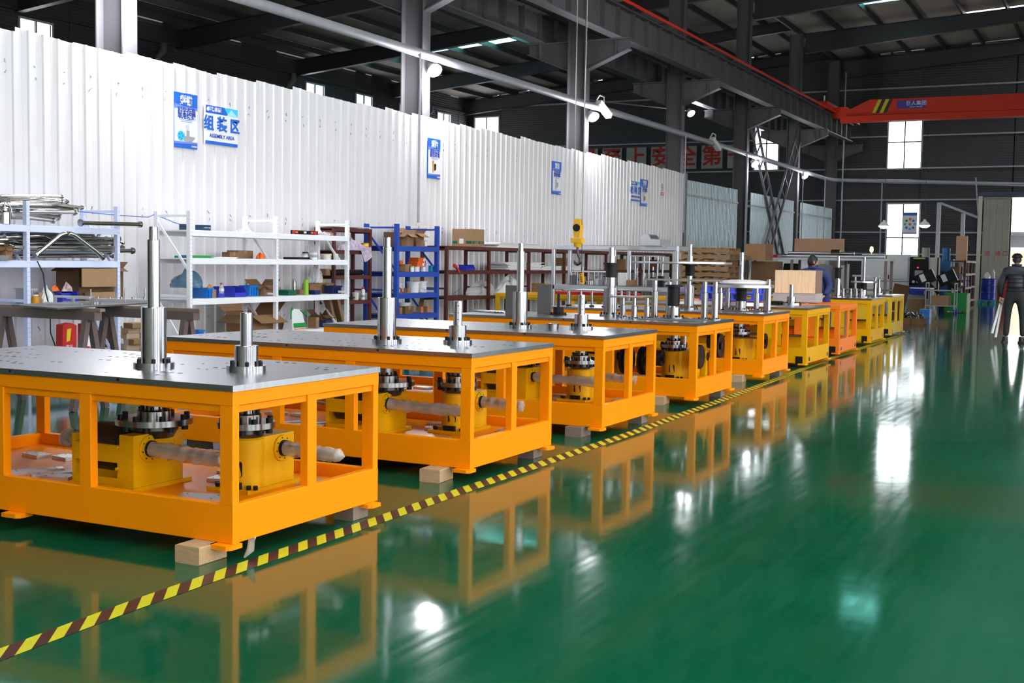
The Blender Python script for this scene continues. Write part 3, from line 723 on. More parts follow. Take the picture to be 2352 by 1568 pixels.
def pulley(root, x, y, z, r, w, m=None):
    M = Matrix.Translation((x, y, z)) @ Matrix.Rotation(PI/2, 4, 'Y')
    return obj('pulley', MB().lathe([(.02, -w*.2), (r, -w/2), (r, -w*.12), (r*.86, -w*.05), (r*.86, w*.05), (r, w*.12), (r, w/2), (r*.9, w/2), (r*.3, w*.3), (r*.3, w*.7), (0, w*.7)], n=30, M=M), m or BLACK, root)
# fourth and fifth bases carry tooling
t4 = tooled_machine(3, -3.95, 12.01, 2.93, 1.27, 'fourth orange machine base, topped by a flat bar on posts and black hubs', ORANGE)
b4 = (-.45, .58)
drive_under(t4, b4, .15, .08, .575); gearbox_b(t4, b4, .222, -.27, .95, block=True, h=.31)
drive_under(t4, (-1.29, .80), .15, .08, .575); gearbox_a(t4, -1.10, .45, .222)
for x in (-.96, -.75): pulley(t4, x, .50, .40, .155, .08)
pulley(t4, -.50, .24, .46, .085, .10); pulley(t4, -.11, 1.10, .56, .135, .06)
obj('belt_wheel', MB().lathe([(0, -.05)]+[(.13 if k % 2 else .118, -.05+.0125*k) for k in range(9)]+[(0, .05)], n=30, M=Matrix.Translation((-.13, .42, .48)) @ Matrix.Rotation(PI/2, 4, 'Y')), BLACK, t4)
obj('idler_arm', MB().prism([(.55, .205), (.65, .205), (.645, .50), (.62, .535), (.58, .535), (.555, .50)], 'x', -.13, -.075), YELLOW, t4)
M_ = Matrix.Translation((-.074, .60, .475)) @ Matrix.Rotation(PI/2, 4, 'Y'); obj('idler_cap', MB().lathe([(0, .014), (.02, .014), (.045, .006), (.045, 0)], n=20, M=M_), BLACK, t4)
obj('linkage_rod', MB().cyl((-.2, .2, .62), (-.2, .2, .76), .018, n=10), STEEL, t4)
# fifth
t5 = tooled_machine(4, -4.05, 14.91, 2.95, 1.27, 'fifth orange machine base, topped by a turntable under white film', ORANGE)
drive_under(t5, (-.48, .60), .15, .08, .575); gearbox_b(t5, (-.48, .60), .222, -.32, .98, block=True, h=.31)
pulley(t5, -.75, .3, .46, .085, .1); pulley(t5, -.16, .62, .48, .10, .06)
obj('idler_arm', MB().prism([(.84, .205), (.94, .205), (.93, .48), (.90, .51), (.86, .48)], 'x', -.17, -.12), YELLOW, t5)
obj('tie_rod', MB().cyl((-1.8, .5, .52), (-.1, .5, .52), .014, n=8), STEEL, t5)
#@@TOOLING
# supporting timber under the bases
for k, (x, y, m) in enumerate(((-3.975, 4.55, WOOD), (-4.09, 7.0, WOOD), (-4.125, 9.42, WOODG), (-4.34, 12.02, WOOD), (-4.34, 14.87, WOOD))):
    block_at(x, y, 'squared timber block under the front right foot of the %s orange base' % ['nearest', 'second', 'third', 'fourth', 'fifth'][k], m, .15, .2, .06*(k % 2))
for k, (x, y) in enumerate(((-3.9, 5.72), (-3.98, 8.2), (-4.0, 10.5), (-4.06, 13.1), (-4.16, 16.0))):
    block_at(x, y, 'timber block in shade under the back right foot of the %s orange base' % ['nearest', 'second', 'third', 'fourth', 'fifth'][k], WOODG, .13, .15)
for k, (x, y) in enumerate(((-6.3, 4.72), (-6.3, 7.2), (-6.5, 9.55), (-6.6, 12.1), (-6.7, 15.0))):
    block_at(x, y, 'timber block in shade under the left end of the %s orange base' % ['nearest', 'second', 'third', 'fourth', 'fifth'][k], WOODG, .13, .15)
# hazard tape along the row of bases
tape = thing('hazard_tape', 'yellow and brown striped floor tape running along the row of machine bases', 'tape')
ctr = [(-3.60, 1.2), (-3.65, 3.1), (-3.693, 3.79), (-3.72, 4.72), (-3.735, 5.74), (-3.76, 6.7), (-3.79, 9.66), (-3.93, 13.67), (-4.08, 16.96), (-4.2, 20.0), (-4.36, 27.0)]
def tx(y):
    for (xa, ya), (xb, yb) in zip(ctr, ctr[1:]):
        if y <= yb: return xa+(xb-xa)*(y-ya)/(yb-ya)
    return ctr[-1][0]
y = 1.3; i = 0; p = .082
while y < 26.5:
    w = .06; s = .08
    quad = [(tx(y)-w, y+s, .0015), (tx(y)+w, y-s, .0015), (tx(y+p)+w, y+p-s, .0015), (tx(y+p)-w, y+p+s, .0015)]
    obj('stripe', MB().add(quad, [(0, 1, 2, 3)]), YTAPE if i % 2 else BTAPE, tape); y += p; i += 1
# scraps on the floor by the nearest base
one('plastic_scrap', MB().tube([(0, 0, .01), (.03, .01, .05), (.02, .03, .09), (.05, .02, .11)], .016, 6, [.006, .02, .017, .005]), WRAPF, 'crumpled scrap of clear film under the corner of the nearest orange base', 'scrap', (-3.80, 4.66, 0))
one('floor_stain', MB().lathe([(0, .0012), (.075, .0012), (.08, .0004)], n=20), mat('dark_oil_stain', (.02, .045, .03), .25), 'small dark round stain on the green floor at the bottom centre', 'stain', (-1.695, 3.49, 0))
#@@RACKS
# ------------------------------------------------------------------ racks along the partition
def rack(name, label, xf, xb, ys, top, levels, m, pw=.045, pd=.06, beam=.075, brace=True, holes=False, board=.012, bw=.03):
    t = thing(name, label, 'shelf rack', (xf, ys[0], 0))
    d = xb-xf
    for i, y in enumerate(ys):
        for x, s in ((0, -1), (d, 1)):
            u = obj('upright', rbox(min(x, x+s*pd), max(x, x+s*pd), y-ys[0]-pw/2, y-ys[0]+pw/2, 0, top, .002), m, t)
            if holes and s == -1:
                h = MB(); z = .06
                while z < top-.03:
                    for q in (-.011, .011): h.cyl((x+.0005, y-ys[0]+q, z), (x+.0012, y-ys[0]+q, z+.004), .0045, n=6)
                    z += .05
                stuff(obj('hole_row', h, GREYPRINT, u))
        yy = y-ys[0]
        for z in (top-.06, .14, .95): obj('end_strut', MB().box(d+pd*.5, -pd*.5, yy-.012, yy+.012, z-.015, z+.015), m, t)
        if brace:
            for za, zb in ((top-.12, 1.25), (.9, .2)): obj('end_brace', MB().bar((d+pd*.6, yy, za), (-pd*.4, yy, zb), .03, .02, (0, 1, 0)), m, t)
    for a, b in zip(ys, ys[1:]):
        a -= ys[0]; b -= ys[0]
        for z in levels:
            for x in (-bw, d): obj('beam', rbox(x, x+bw, a+pw/2, b-pw/2, z-beam, z-.004, .002), m, t)
            obj('shelf_board', MB().box(d+bw, -bw, a+pw/2, b-pw/2, z-board-.004, z), m, t)
    return t
rack('shelf_rack', 'pale blue perforated rack at the far left, piled with stainless pipes', -10.55, -11.15, [7.95, 9.36, 10.67], 2.02, [1.765, 1.385, .905, .36], BLUEWHITE, holes=True)
rack('shelf_rack', 'white perforated two-bay rack holding tool cases and blue bins', -10.55, -11.15, [11.9, 13.64, 15.36], 2.02, [1.785, 1.43, .915, .42], WHITEP, holes=True)
rack('shelf_rack', 'blue steel rack holding cartons, orange boxes and white buckets', -10.55, -11.2, [16.76, 18.04], 2.02, [1.668, 1.248, .898, .555], BLUE, pw=.06, pd=.07, beam=.085)
rack('shelf_rack', 'small maroon steel rack between the white rack and the blue rack', -10.98, -11.36, [15.62, 16.62], 1.93, [1.93, 1.58, 1.185, .79], MAROON, pw=.05, pd=.05, beam=.06, brace=False)
rack('shelf_rack', 'long low maroon steel rack stacked with white sheets, right of the blue rack', -10.7, -11.25, [18.62, 20.2, 21.9, 23.6, 25.9, 28.1, 30.3], 1.69, [1.70, 1.265, .80], MAROON, pw=.055, pd=.055, beam=.065, brace=False)

def fy(yl, yr, xf, dx): return (yl*(1+dx/abs(xf)), yr) if xf < -10.4 else (yl, yr)
def carton(label, yl, yr, z, h, xf, dx, m=None, open_=False, name='carton', cat='box', flap=.5, tape=True, rz=0):
    y0, y1 = fy(yl, yr, xf, dx); y1 = max(y1, y0+.08); w = y1-y0; m = m or CARD
    t = thing(name, label, cat, (xf-dx/2, (y0+y1)/2, z), rz)
    a, b = dx/2, w/2
    if not open_:
        obj('body', MB().box(-a, a, -b, b, 0, h), m, t)
        if tape: obj('tape_strip', MB().box(-a-.0008, a+.0008, -.025, .025, h-.05, h+.0008), CARDL, t)
    else:
        e = .005
        for q in ((-a, -a+e, -b, b), (a-e, a, -b, b), (-a+e, a-e, -b, -b+e), (-a+e, a-e, b-e, b)): obj('side', MB().box(*q, 0, h), m, t)
        obj('bottom', MB().box(-a+e, a-e, -b+e, b-e, 0, e), m, t)
        F = flap*min(dx, w)
        for P, Q in ((((a, -b), (a, b)), (1, 0)), (((-a, b), (-a, -b)), (-1, 0)), (((-a, -b), (a, -b)), (0, -1)), (((a, b), (-a, b)), (0, 1))):
            (p, q) = P; k = .45 if Q[0] > 0 or Q[1] < 0 else -.75
            v = [(p[0], p[1], h), (q[0], q[1], h), (q[0]+Q[0]*F*.85, q[1]+Q[1]*F*.85, h-F*k), (p[0]+Q[0]*F*.85, p[1]+Q[1]*F*.85, h-F*k)]
            obj('flap', MB().add(v, [(0, 1, 2, 3)]).add([(x, y, zz-.004) for x, y, zz in v], [(0, 1, 2, 3)]), m, t)
    return t
def bin_(label, yl, yr, z, h, xf, dx, m, slant=True, rz=0, name='storage_bin', front=1):
    y0, y1 = fy(yl, yr, xf, dx); y1 = max(y1, y0+.1); w = y1-y0; a, b = dx/2, w/2
    t = thing(name, label, 'bin', (xf-dx/2, (y0+y1)/2, z), rz); e = .006
    c = .55 if slant else 1
    side = [(-a, 0), (a*.92, 0), (a, h*.42), (a*.55, h), (-a, h)] if slant else [(-a*.94, 0), (a*.94, 0), (a, h), (-a, h)]
    for y in (-b, b-e): obj('side', MB().prism(side, 'y', y, y+e), m, t)
    obj('back', MB().box(-a, -a+e, -b+e, b-e, 0, h), m, t); obj('bottom', MB().box(-a+e, a*.92, -b+e, b-e, 0, e), m, t)
    obj('front', MB().add([(a*.92, -b, 0), (a*.92, b, 0), (a, b, h*(.42 if slant else 1)), (a, -b, h*(.42 if slant else 1))], [(0, 1, 2, 3)]), m, t)
    obj('rim', MB().box(-a-.012, -a+e, -b-.008, b+.008, h-.012, h+.002).box(-a-.012, a*(.55 if slant else 1)+.008, -b-.012, -b, h-.012, h+.002).box(-a-.012, a*(.55 if slant else 1)+.008, b, b+.012, h-.012, h+.002), m, t)
    if not slant: obj('rim', MB().box(a, a+.012, -b-.012, b+.012, h-.02, h+.002), m, t); [obj('rib', MB().box(a*.97, a+.010, q-.008, q+.008, .01, h-.02), m, t) for q in (-b*.5, 0, b*.5)]
    return t
def vessel(name, label, cat, x, y, z, prof, m, cap=None, n=20, band=None, rz=0):
    t = thing(name, label, cat, (x, y, z), rz)
    obj('body', MB().lathe([(0, 0)]+prof, n=n), m, t)
    if cap: obj('lid', MB().lathe(cap[0], n=n), cap[1], t)
    if band: obj('label_band', MB().lathe([(band[0], band[1]), (band[0], band[2])], n=n), band[3], t)
    return t
def bucket(label, x, y, z, r, h, handle=True, cat='bucket', m=None):
    m = m or WHITEPL
    t = thing('bucket', label, cat, (x, y, z))
    obj('body', MB().lathe([(0, .004), (r*.8, .004), (r*.8, 0), (r*.98, h), (r*1.03, h), (r*1.03, h-.02), (r*.97, h-.02)], n=24).lathe([(0, .01), (r*.77, .01), (r*.95, h)], n=24), m, t)
    if handle: obj('handle', MB().tube([(r*math.cos(a)*1.02, r*math.sin(a)*1.02*.2-.0, h-.03+.0*a-abs(math.sin(a))*h*.35) for a in [PI*i/10 for i in range(11)]], .003, 6), ROPE, t)
    return t
def bag(name, label, cat, x, y, z, sx, sy, sz, m, seed, n=3):
    # a slumped, creased sack: flat base, ridged sides, puckered top
    rn = random.Random(seed); vs = []; fs = []; U, V = 26, 10
    ridge = [rn.uniform(.70, 1.18) for _ in range(U)]; lump = [(rn.uniform(0, 6.28), rn.uniform(.06, .2), rn.choice((2, 3, 5))) for _ in range(3)]
    for j in range(V+1):
        t = j/V; w = (1-t**2.4)**.55 if t < 1 else .02; w = max(w, .03)
        for i in range(U):
            a = 2*PI*i/U; k = 1+sum(q*math.sin(c*a+p+3*t) for p, q, c in lump)*.8
            k *= 1-(1-ridge[i])*(.25+.75*t)+rn.uniform(-.05, .05)
            top = sz*t*(1+.22*math.sin(a*2+seed)*t+.12*math.sin(a*5+seed*2)*t)+(rn.uniform(-.03, .03)*sz if 0 < j else 0)
            vs.append((sx/2*w*math.cos(a)*k*.9, sy/2*w*math.sin(a)*k*.9, max(0, top)))
    for j in range(V):
        for i in range(U): fs.append((j*U+i, j*U+(i+1) % U, (j+1)*U+(i+1) % U, (j+1)*U+i))
    fs.append(tuple(range(U))); fs.append(tuple(reversed(range(V*U, V*U+U))))
    return one(name, MB().add(vs, fs, False), m, label, cat, (x, y, z))

# --- far left rack: stainless pipes, each a thing of its own
def steel_pipe(pts, r, label, group, loc, fl=(True, True)):
    t = thing('steel_pipe', label, 'pipe', loc, 0, group)
    P = []
    k = len(pts)
    for i, p in enumerate(pts):        # soften the bends
        p = Vector(p)
        if 0 < i < k-1:
            a = (Vector(pts[i-1])-p).normalized(); b = (Vector(pts[i+1])-p).normalized()
            for s in range(5): u = s/4; q = p+a*.07; w = p+b*.07; P.append(q*(1-u)**2+p*2*u*(1-u)+w*u*u)
        else: P.append(p)
    obj('tube', MB().tube(P, r, 10), STAINLESS, t)
    for e, q, on in ((0, 1, fl[0]), (-1, -2, fl[1])):
        if on:
            a = Vector(P[e]); d = (a-Vector(P[q])).normalized(); obj('ferrule', MB().cyl(a-d*.012, a+d*.006, r*1.55, n=14), STAINLESS, t)
    return t
rp = random.Random(11); G1 = 'stainless pipes on the top shelf of the pale blue rack'; G2 = 'stainless pipes on the second shelf of the pale blue rack'
L1 = 'shiny bent stainless pipe in the pile on the top shelf of the pale blue rack'
L2 = 'bent stainless pipe in the darker pile on the second shelf of the pale blue rack'
for i in range(15):
    z = 1.795+.018*i+rp.uniform(0, .012); x = -10.62-rp.uniform(.0, .38); y0 = rp.uniform(8.1, 8.5); y1 = rp.uniform(9.85, 10.25)
    tilt = rp.uniform(-.01, .03)+.003*i
    pts = [(0, y0, 0), (rp.uniform(-.05, .05), y1-.35, .02+tilt), (rp.uniform(-.05, .05), y1, tilt)] if i % 3 else [(0, y0, 0), (.02, y0+.6, rp.uniform(0, .03)), (-.06, y0+.72, .05), (0, y1, .05+tilt)]
    if i in (13, 14): pts = [(0, 9.3, -.05), (.0, 10.1, .0), ]
    steel_pipe(pts, rp.choice((.018, .022, .025)), L1, G1, (x, 0, z))
for i in range(20):
    z = 1.412+.0125*i+rp.uniform(0, .01); x = -10.60-rp.uniform(.0, .42); y0 = rp.uniform(8.6, 9.5); y1 = rp.uniform(10.55, 11.0)
    if i % 4 == 0: pts = [(0, y0, 0), (0, y1-.03, .02), (.0, y1, .08)]
    elif i % 4 == 1: pts = [(.0, y0, .0), (.05, y0+.45, .03), (-.02, y0+.62, -.01), (.0, y1, .02)]
    else: pts = [(0, y0, 0), (rp.uniform(-.05, .05), y1, rp.uniform(-.01, .03))]
    steel_pipe(pts, rp.choice((.018, .022, .026)), L2, G2, (x, 0, z))
steel_pipe([(0, 9.45, .02), (0, 9.83, .27), (.02, 9.95, .27), (.06, 10.32, .04), (.06, 10.36, 0)], .026, 'bent stainless pipe arched over the pile on the second shelf', None, (-10.55, 0, 1.42), (True, False))
steel_pipe([(0, 10.0, 0), (0, 10.92, .01)], .026, 'straight stainless pipe with a drop tee sticking out beside the top shelf end', None, (-10.46, 0, 1.81), (True, True))
vessel('steel_tank', 'small bright steel canister with clamp on the top shelf, far left', 'canister', -10.60, 9.10, 1.766, [(.06, 0), (.06, .12), (.05, .135), (.03, .14), (.03, .16), (0, .16)], STAINLESS, ([(.035, .16), (.045, .165), (.045, .175), (.0, .175)], STAINLESS))
t = thing('clamp_bracket', 'dark spiky clamp fitting above the steel canister', 'clamp', (-10.60, 9.10, 1.942))
obj('stem', MB().cyl((0, 0, 0), (0, 0, .07), .008, n=8), STAINLESS, t); obj('jaw', MB().bar((-.03, -.04, .08), (.03, .05, .06), .02, .03).bar((.0, -.06, .05), (.0, .06, .09), .015, .02), DARKSTEEL, t); obj('arm', MB().tube([(0, .02, .06), (.02, .06, .0), (.02, .08, -.10)], .007, 6), STAINLESS, t)
carton('open carton on the second shelf, cut by the left edge', 8.95, 9.12, 1.387, .12, -10.52, .1, CARD, True)
one('grey_tray', MB().prism([(-.12, 0), (.10, 0), (.14, .05), (-.14, .05)], 'y', 8.6, 9.06), GREYPAINT, 'grey metal tray at the left edge of the second shelf', 'tray', (-10.62, 0, 1.387))
big = carton('big open brown carton on the third shelf of the pale blue rack', 9.87, 10.89, .907, .40, -10.70, .36, CARDD, True, flap=.25)
carton('tan carton flap box wrapped in film in front of the big brown carton', 10.16, 10.63, .907, .12, -10.57, .1, CARDL)
one('cardboard_sheet', MB().box(-.006, .006, -.26, .26, 0, .21), CARDL, 'flat tan cardboard flap hanging in front of the big brown carton', 'cardboard', (-10.56, 10.37, 1.09))
bin_('royal blue plastic bin beside the white bag on the third shelf', 9.73, 10.08, .907, .13, -10.57, .12, BLUEBIN)
bag('white_sack', 'white plastic sack on the third shelf, left of the blue bin', 'bag', -10.62, 9.66, .907, .13, .17, .17, WHITEPL, 2)
bag('snack_bag', 'small red and white packet on top of the blue bin', 'packet', -10.60, 9.93, 1.045, .07, .12, .08, mat('red_white_packet', (.6, .35, .35), .4, var=.9, scale=18), 5)
bag('orange_bag', 'small orange packet beside the red and white packet', 'packet', -10.64, 9.80, 1.05, .06, .10, .05, ORANGEPL, 6)
bin_('grey plastic tub at the left of the third shelf', 9.33, 9.60, .907, .17, -10.72, .2, GREYPAINT, False)
vessel('plastic_jar', 'amber plastic jar on the third shelf next to the grey tub', 'jar', -10.57, 9.46, .907, [(.04, 0), (.04, .08), (.03, .09), (.03, .095), (0, .095)], mat('amber_plastic', (.7, .28, .01), .3), ([(.035, .095), (.035, .11), (0, .11)], WHITEPL))
carton('small tan carton behind the amber jar', 9.5, 9.62, .907, .13, -10.62, .06, CARDL)
t = one('red_sack', MB().prism([(-.10, 0), (.10, 0), (.11, .30), (.03, .33), (-.09, .31)], 'x', -.05, .05), REDP, 'red printed sack with yellow lettering on the bottom shelf, left rack', 'sack', (-10.62, 9.93, .362))
obj('print_block', MB().add([(.0515, -.04, .12), (.0515, .01, .13), (.0515, .03, .27), (.0515, -.03, .26)], [(0, 1, 2, 3)]), mat('yellow_print', (.75, .55, .02), .5), t)
lettering('富兴', .05, SIGNW, t, (.053, 0, .06), 'x')
t = carton('red and white printed box beside the red sack', 10.20, 10.34, .362, .30, -10.72, .1, REDP); obj('white_panel', MB().box(.0505, .0515, -.03, .06, .04, .27), PAPER, t)
carton('open carton on the bottom shelf of the pale blue rack, behind a trestle leg', 10.42, 10.80, .362, .22, -10.66, .3, CARD, True)
carton('white power strip box lying at the front of the bottom shelf', 9.35, 9.58, .362, .05, -10.6, .1, WHITEPL, name='white_box', tape=False)
# film-wrapped pile of timber blocks at the end of the rack
for k in range(20):
    r_, c_ = divmod(k, 2); one('timber_offcut', rbox(-.08, .08, -.10, .10, 0, .062, .003), WOOD if k % 3 else PALLETW, 'timber offcut in the film wrapped pile, %s layer from the floor, %s one' % (ORD[r_], 'left' if c_ == 0 else 'right'), 'wood block', (-10.78+.1*(k % 3 == 0), 11.05+.215*c_, .065*r_), rp.uniform(-.1, .1), 'wrapped timber offcuts')
bag('film_wrap', 'clear film pulled over the pile of timber offcuts', 'plastic film', -10.77, 11.16, .0, .46, .62, .78, mat('thin_clear_film', (.8, .8, .78), .15, bump=.8, bscale=10, alpha=.16), 9)
# grey cable running down the left rack, blue cable strung from rack to rack
one('black_cable', MB().tube([(-10.50, 9.43, 1.38), (-10.49, 9.50, 1.25), (-10.49, 9.53, 1.05), (-10.5, 9.60, .85), (-10.52, 9.62, .6), (-10.55, 9.75, .36)], .007, 6), CABLEK, 'thin black cable hanging down the front of the pale blue rack', 'cable')
one('blue_cable', MB().tube([(-10.7, 10.0, 1.95), (-10.6, 10.67, 1.92), (-10.7, 11.3, 1.92), (-11.18, 11.93, 1.98), (-11.0, 12.1, 1.88), (-10.85, 12.2, 1.83)], .006, 6), CABLE, 'thin blue cable strung between the pale blue rack and the white rack', 'cable')

# --- white rack
def toolcase(label, yl, yr, z, h, xf, dx, m, hm):
    t = carton(label, yl, yr, z, h, xf, dx, m, name='tool_case', cat='tool case', tape=False)
    obj('case_seam', MB().box(-dx/2-.002, dx/2+.003, -.5*(yr-fy(yl, yr, xf, dx)[0])-.002, .5*(yr-fy(yl, yr, xf, dx)[0])+.002, h*.55, h*.6), BLACKPL, t)
    obj('handle', MB().tube([(dx/2, -.05, h*.5), (dx/2+.03, -.04, h*.5), (dx/2+.03, .04, h*.5), (dx/2, .05, h*.5)], .008, 6), hm, t)
    return t
TOOLB = mat('teal_blue_tool_case', (.01, .045, .10), .45)
toolcase('dark teal tool case left of the upright on the top shelf, white rack', 11.96, 12.16, 1.787, .075, -10.8, .08, TOOLB, BLACKPL)
toolcase('dark teal tool case right of the upright, beside a pink box', 12.2, 12.5, 1.787, .075, -10.75, .1, TOOLB, STEEL)
carton('pink and yellow printed box at the end of the tool case', 12.42, 12.58, 1.787, .07, -10.85, .06, mat('pink_print', (.62, .30, .36), .5, var=.5, scale=20), name='printed_box', tape=False)
bag('clear_bag', 'clear crumpled plastic bag on the top shelf near the middle upright', 'bag', -10.85, 13.3, 1.787, .25, .35, .05, CLEARBAG, 3)
one('green_mat', MB().box(-.12, .12, 0, .42, 0, .025).box(-.10, .10, .05, .5, .025, .032), GREENP, 'flat green mat on the second shelf of the white rack', 'mat', (-10.78, 11.98, 1.432))
one('blue_coil', MB().tube([(.06*math.cos(a), .06*math.sin(a), .008+.002*a) for a in [i*.5 for i in range(25)]], .006, 6), CABLE, 'small coil of blue tape at the left end of the second shelf', 'coil', (-10.72, 11.99, 1.432))
one('paper_stack', MB().box(-.13, .13, 0, .45, 0, .012).box(-.10, .12, .05, .5, .012, .018), PAPER, 'loose blue and white papers lying right of the green mat', 'papers', (-10.76, 12.42, 1.432))
carton('small tan carton on the second shelf, left of a taller one', 12.80, 13.14, 1.432, .085, -10.82, .13, CARD)
carton('taller tan carton with red stamp on the second shelf', 13.02, 13.57, 1.432, .11, -10.92, .2, CARD)
bag('orange_bag', 'crumpled orange bag at the right end of the second shelf', 'bag', -10.75, 13.52, 1.432, .12, .17, .07, ORANGEPL, 8)
t = bin_('long sky blue plastic crate on the third shelf, under a blue bag', 11.9, 12.39, .917, .13, -10.62, .34, SKYBIN, False)
bag('blue_plastic_bag', 'big dark blue crumpled plastic bag heaped on the sky blue crate', 'bag', -10.85, 12.18, 1.052, .4, .5, .20, FILMB, 4)
carton('narrow upright tan carton beside the sky blue crate', 12.37, 12.50, .917, .11, -10.66, .04, CARDL)
bag('food_packet', 'small red and yellow packet lying on the narrow carton', 'packet', -10.70, 12.43, 1.03, .07, .12, .05, mat('red_yellow_packet', (.6, .25, .08), .4, var=.8, scale=25), 12)
bin_('left royal blue slanted bin on the third shelf, bottle standing before it', 12.42, 12.74, .917, .14, -10.72, .16, BLUEBIN)
bin_('right royal blue slanted bin on the third shelf', 12.66, 13.14, .917, .14, -10.68, .2, BLUEBIN)
vessel('drink_bottle', 'clear drink bottle with red cap and label in the left blue bin', 'bottle', -10.60, 12.53, .975, [(.03, 0), (.033, .02), (.033, .07), (.014, .11), (.012, .125)], CLEARBAG, ([(.016, .12), (.016, .138), (0, .138)], REDP), band=(.034, .03, .065, PAPER))
bin_('sky blue open box at the right end of the blue bins', 13.15, 13.55, .917, .145, -10.8, .16, SKYBIN, False)
carton('open brown carton with folded flaps right of the sky blue box', 13.25, 13.83, .917, .15, -10.72, .26, CARD, True, flap=.4)
toolcase('dark green power tool case on the third shelf, right bay', 13.85, 14.3, .917, .075, -10.72, .2, DKGREEN, DKGREEN)
vessel('steel_thermos', 'grey steel thermos with loop lid on a flat carton', 'thermos', -10.93, 14.52, .982, [(.036, 0), (.036, .11), (.03, .13), (.0, .13)], STAINLESS, ([(.03, .13), (.03, .15), (.02, .165), (0, .165)], GREYPAINT))
carton('flat brown carton under the grey steel thermos', 14.25, 14.68, .917, .065, -10.84, .22, CARD)
vessel('green_thermos', 'tall lime green thermos on the third shelf', 'thermos', -10.70, 14.50, .917, [(.036, 0), (.038, .01), (.038, .17), (.036, .175)], LIME, ([(.037, .177), (.037, .215), (.03, .222), (0, .222)], LIME))
carton('long brown carton lying at the back of the third shelf, right bay', 14.75, 15.55, .917, .155, -10.95, .14, CARD)
carton('dark navy plastic tray in front of the long brown carton', 14.55, 14.88, .917, .06, -10.72, .14, NAVY, name='navy_tray', tape=False)
bin_('dark navy open bin at the right end of the third shelf', 15.0, 15.45, .917, .12, -10.74, .16, NAVY, False)
one('yellow_tube', MB().cyl((0, -.07, 0), (0, .07, .02), .016, .013, n=12).cyl((0, .07, .02), (0, .11, .025), .006, n=8), mat('yellow_plastic', (.75, .58, .02), .4), 'small yellow tube lying on the long brown carton', 'tube', (-10.98, 15.25, 1.09))
bag('clear_bag', 'clear plastic bag with a paper slip hanging under the second shelf', 'bag', -10.85, 14.95, 1.09, .2, .30, .20, CLEARBAG, 14)
# level, gloves and pots
t = thing('spirit_level', 'black and red box spirit level leaning on the top shelf', 'spirit level', (-10.60, 14.32, 1.787))
obj('body', MB().box(-.012, .012, -.31, .31, 0, .055), BLACKPL, t)
for y in (-.27, .25): obj('end_grip', MB().box(.012, .0135, y-.03, y+.03, .005, .05), REDP, t)
for y in (-.2, 0, .17): obj('vial_window', MB().box(.012, .0137, y-.03, y+.03, .015, .042), PAPER if y == 0 else ORANGEPL, t)
t = bag('work_gloves', 'red and white work gloves in a heap on the top shelf', 'gloves', -10.68, 14.92, 1.787, .16, .30, .05, mat('red_white_glove', (.7, .45, .42), .7, var=.9, scale=10), 15)
carton('dark flat carton behind the work gloves', 15.1, 15.33, 1.787, .045, -10.8, .1, CARDD)
vessel('glue_jar', 'small cream jar with navy lid on the second shelf, right bay', 'jar', -10.88, 14.72, 1.432, [(.05, 0), (.05, .08), (.04, .088)], CREAM, ([(.043, .088), (.043, .108), (0, .108)], NAVY), band=(.051, .02, .06, PAPER))
vessel('white_tub', 'round white tub with lid beside the cream jar', 'tub', -10.78, 14.78, 1.432, [(.06, 0), (.064, .085)], WHITEPL, ([(.068, .085), (.068, .10), (0, .102)], WHITEPL), band=(.0645, .03, .07, GREYPRINT))
bag('clear_bag', 'clear bag of parts standing behind the white tub', 'bag', -10.98, 15.0, 1.432, .16, .22, .26, CLEARBAG, 17)
bucket('small cream bowl on the second shelf near the right upright', -10.72, 15.03, 1.432, .075, .085, False, 'bowl', CREAM)
vessel('spray_can', 'small spotted glass at the right end of the second shelf', 'glass', -10.68, 15.21, 1.432, [(.035, 0), (.037, .09)], CLEARBAG)
one('drill_rod_tray', MB().box(-.02, .02, 0, .62, 0, .012).box(-.02, -.015, 0, .62, .012, .03), BLACK, 'long narrow black tray at the front of the second shelf, right bay', 'tray', (-10.585, 13.84, 1.432))
# bottom shelf
carton('large open brown carton with raised flaps on the bottom shelf, left bay', 12.72, 13.80, .422, .24, -10.68, .42, CARD, True, flap=.55)
bin_('blue tray with food wrappers on the bottom shelf, far left bay', 11.98, 12.28, .422, .08, -10.7, .2, SKYBIN, False)
t = thing('shopping_bag', 'white fabric shopping bag with green handles and green band on the bottom shelf', 'bag', (-10.60, 14.10, .422))
obj('body', MB().add([(-.09, -.17, 0), (.09, -.17, 0), (.09, .17, 0), (-.09, .17, 0), (-.035, -.12, .31), (.035, -.13, .31), (.035, .10, .30), (-.03, .12, .30)], [(0, 1, 2, 3), (0, 4, 5, 1), (1, 5, 6, 2), (2, 6, 7, 3), (3, 7, 4, 0)]), WHITEPL, t)
obj('green_band', MB().add([(.0895, -.13, .045), (.0895, .16, .045), (.078, .15, .11), (.078, -.13, .11)], [(0, 1, 2, 3)]), GREENP, t); obj('orange_band', MB().add([(.0925, -.13, .02), (.0925, .16, .02), (.0905, .16, .032), (.0905, -.13, .032)], [(0, 1, 2, 3)]), ORANGEPL, t)
obj('handle', MB().tube([(.04, -.10, .30), (.06, -.15, .33), (.08, -.19, .25), (.09, -.20, .17)], .010, 6), GREENP, t); obj('handle', MB().tube([(.04, .07, .29), (.05, .15, .24), (.06, .20, .19), (.05, .20, .28)], .010, 6), GREENP, t)
obj('green_mark', MB().add([(.047, .02, .235), (.043, .07, .255), (.046, .05, .24), (.05, .01, .22)], [(0, 1, 2, 3)]), GREENP, t)
carton('short brown carton right of the shopping bag', 14.50, 14.76, .422, .16, -10.66, .14, CARD)
carton('brown carton with crate slats left of the shopping bag', 13.85, 14.06, .422, .16, -10.8, .14, CARDL)
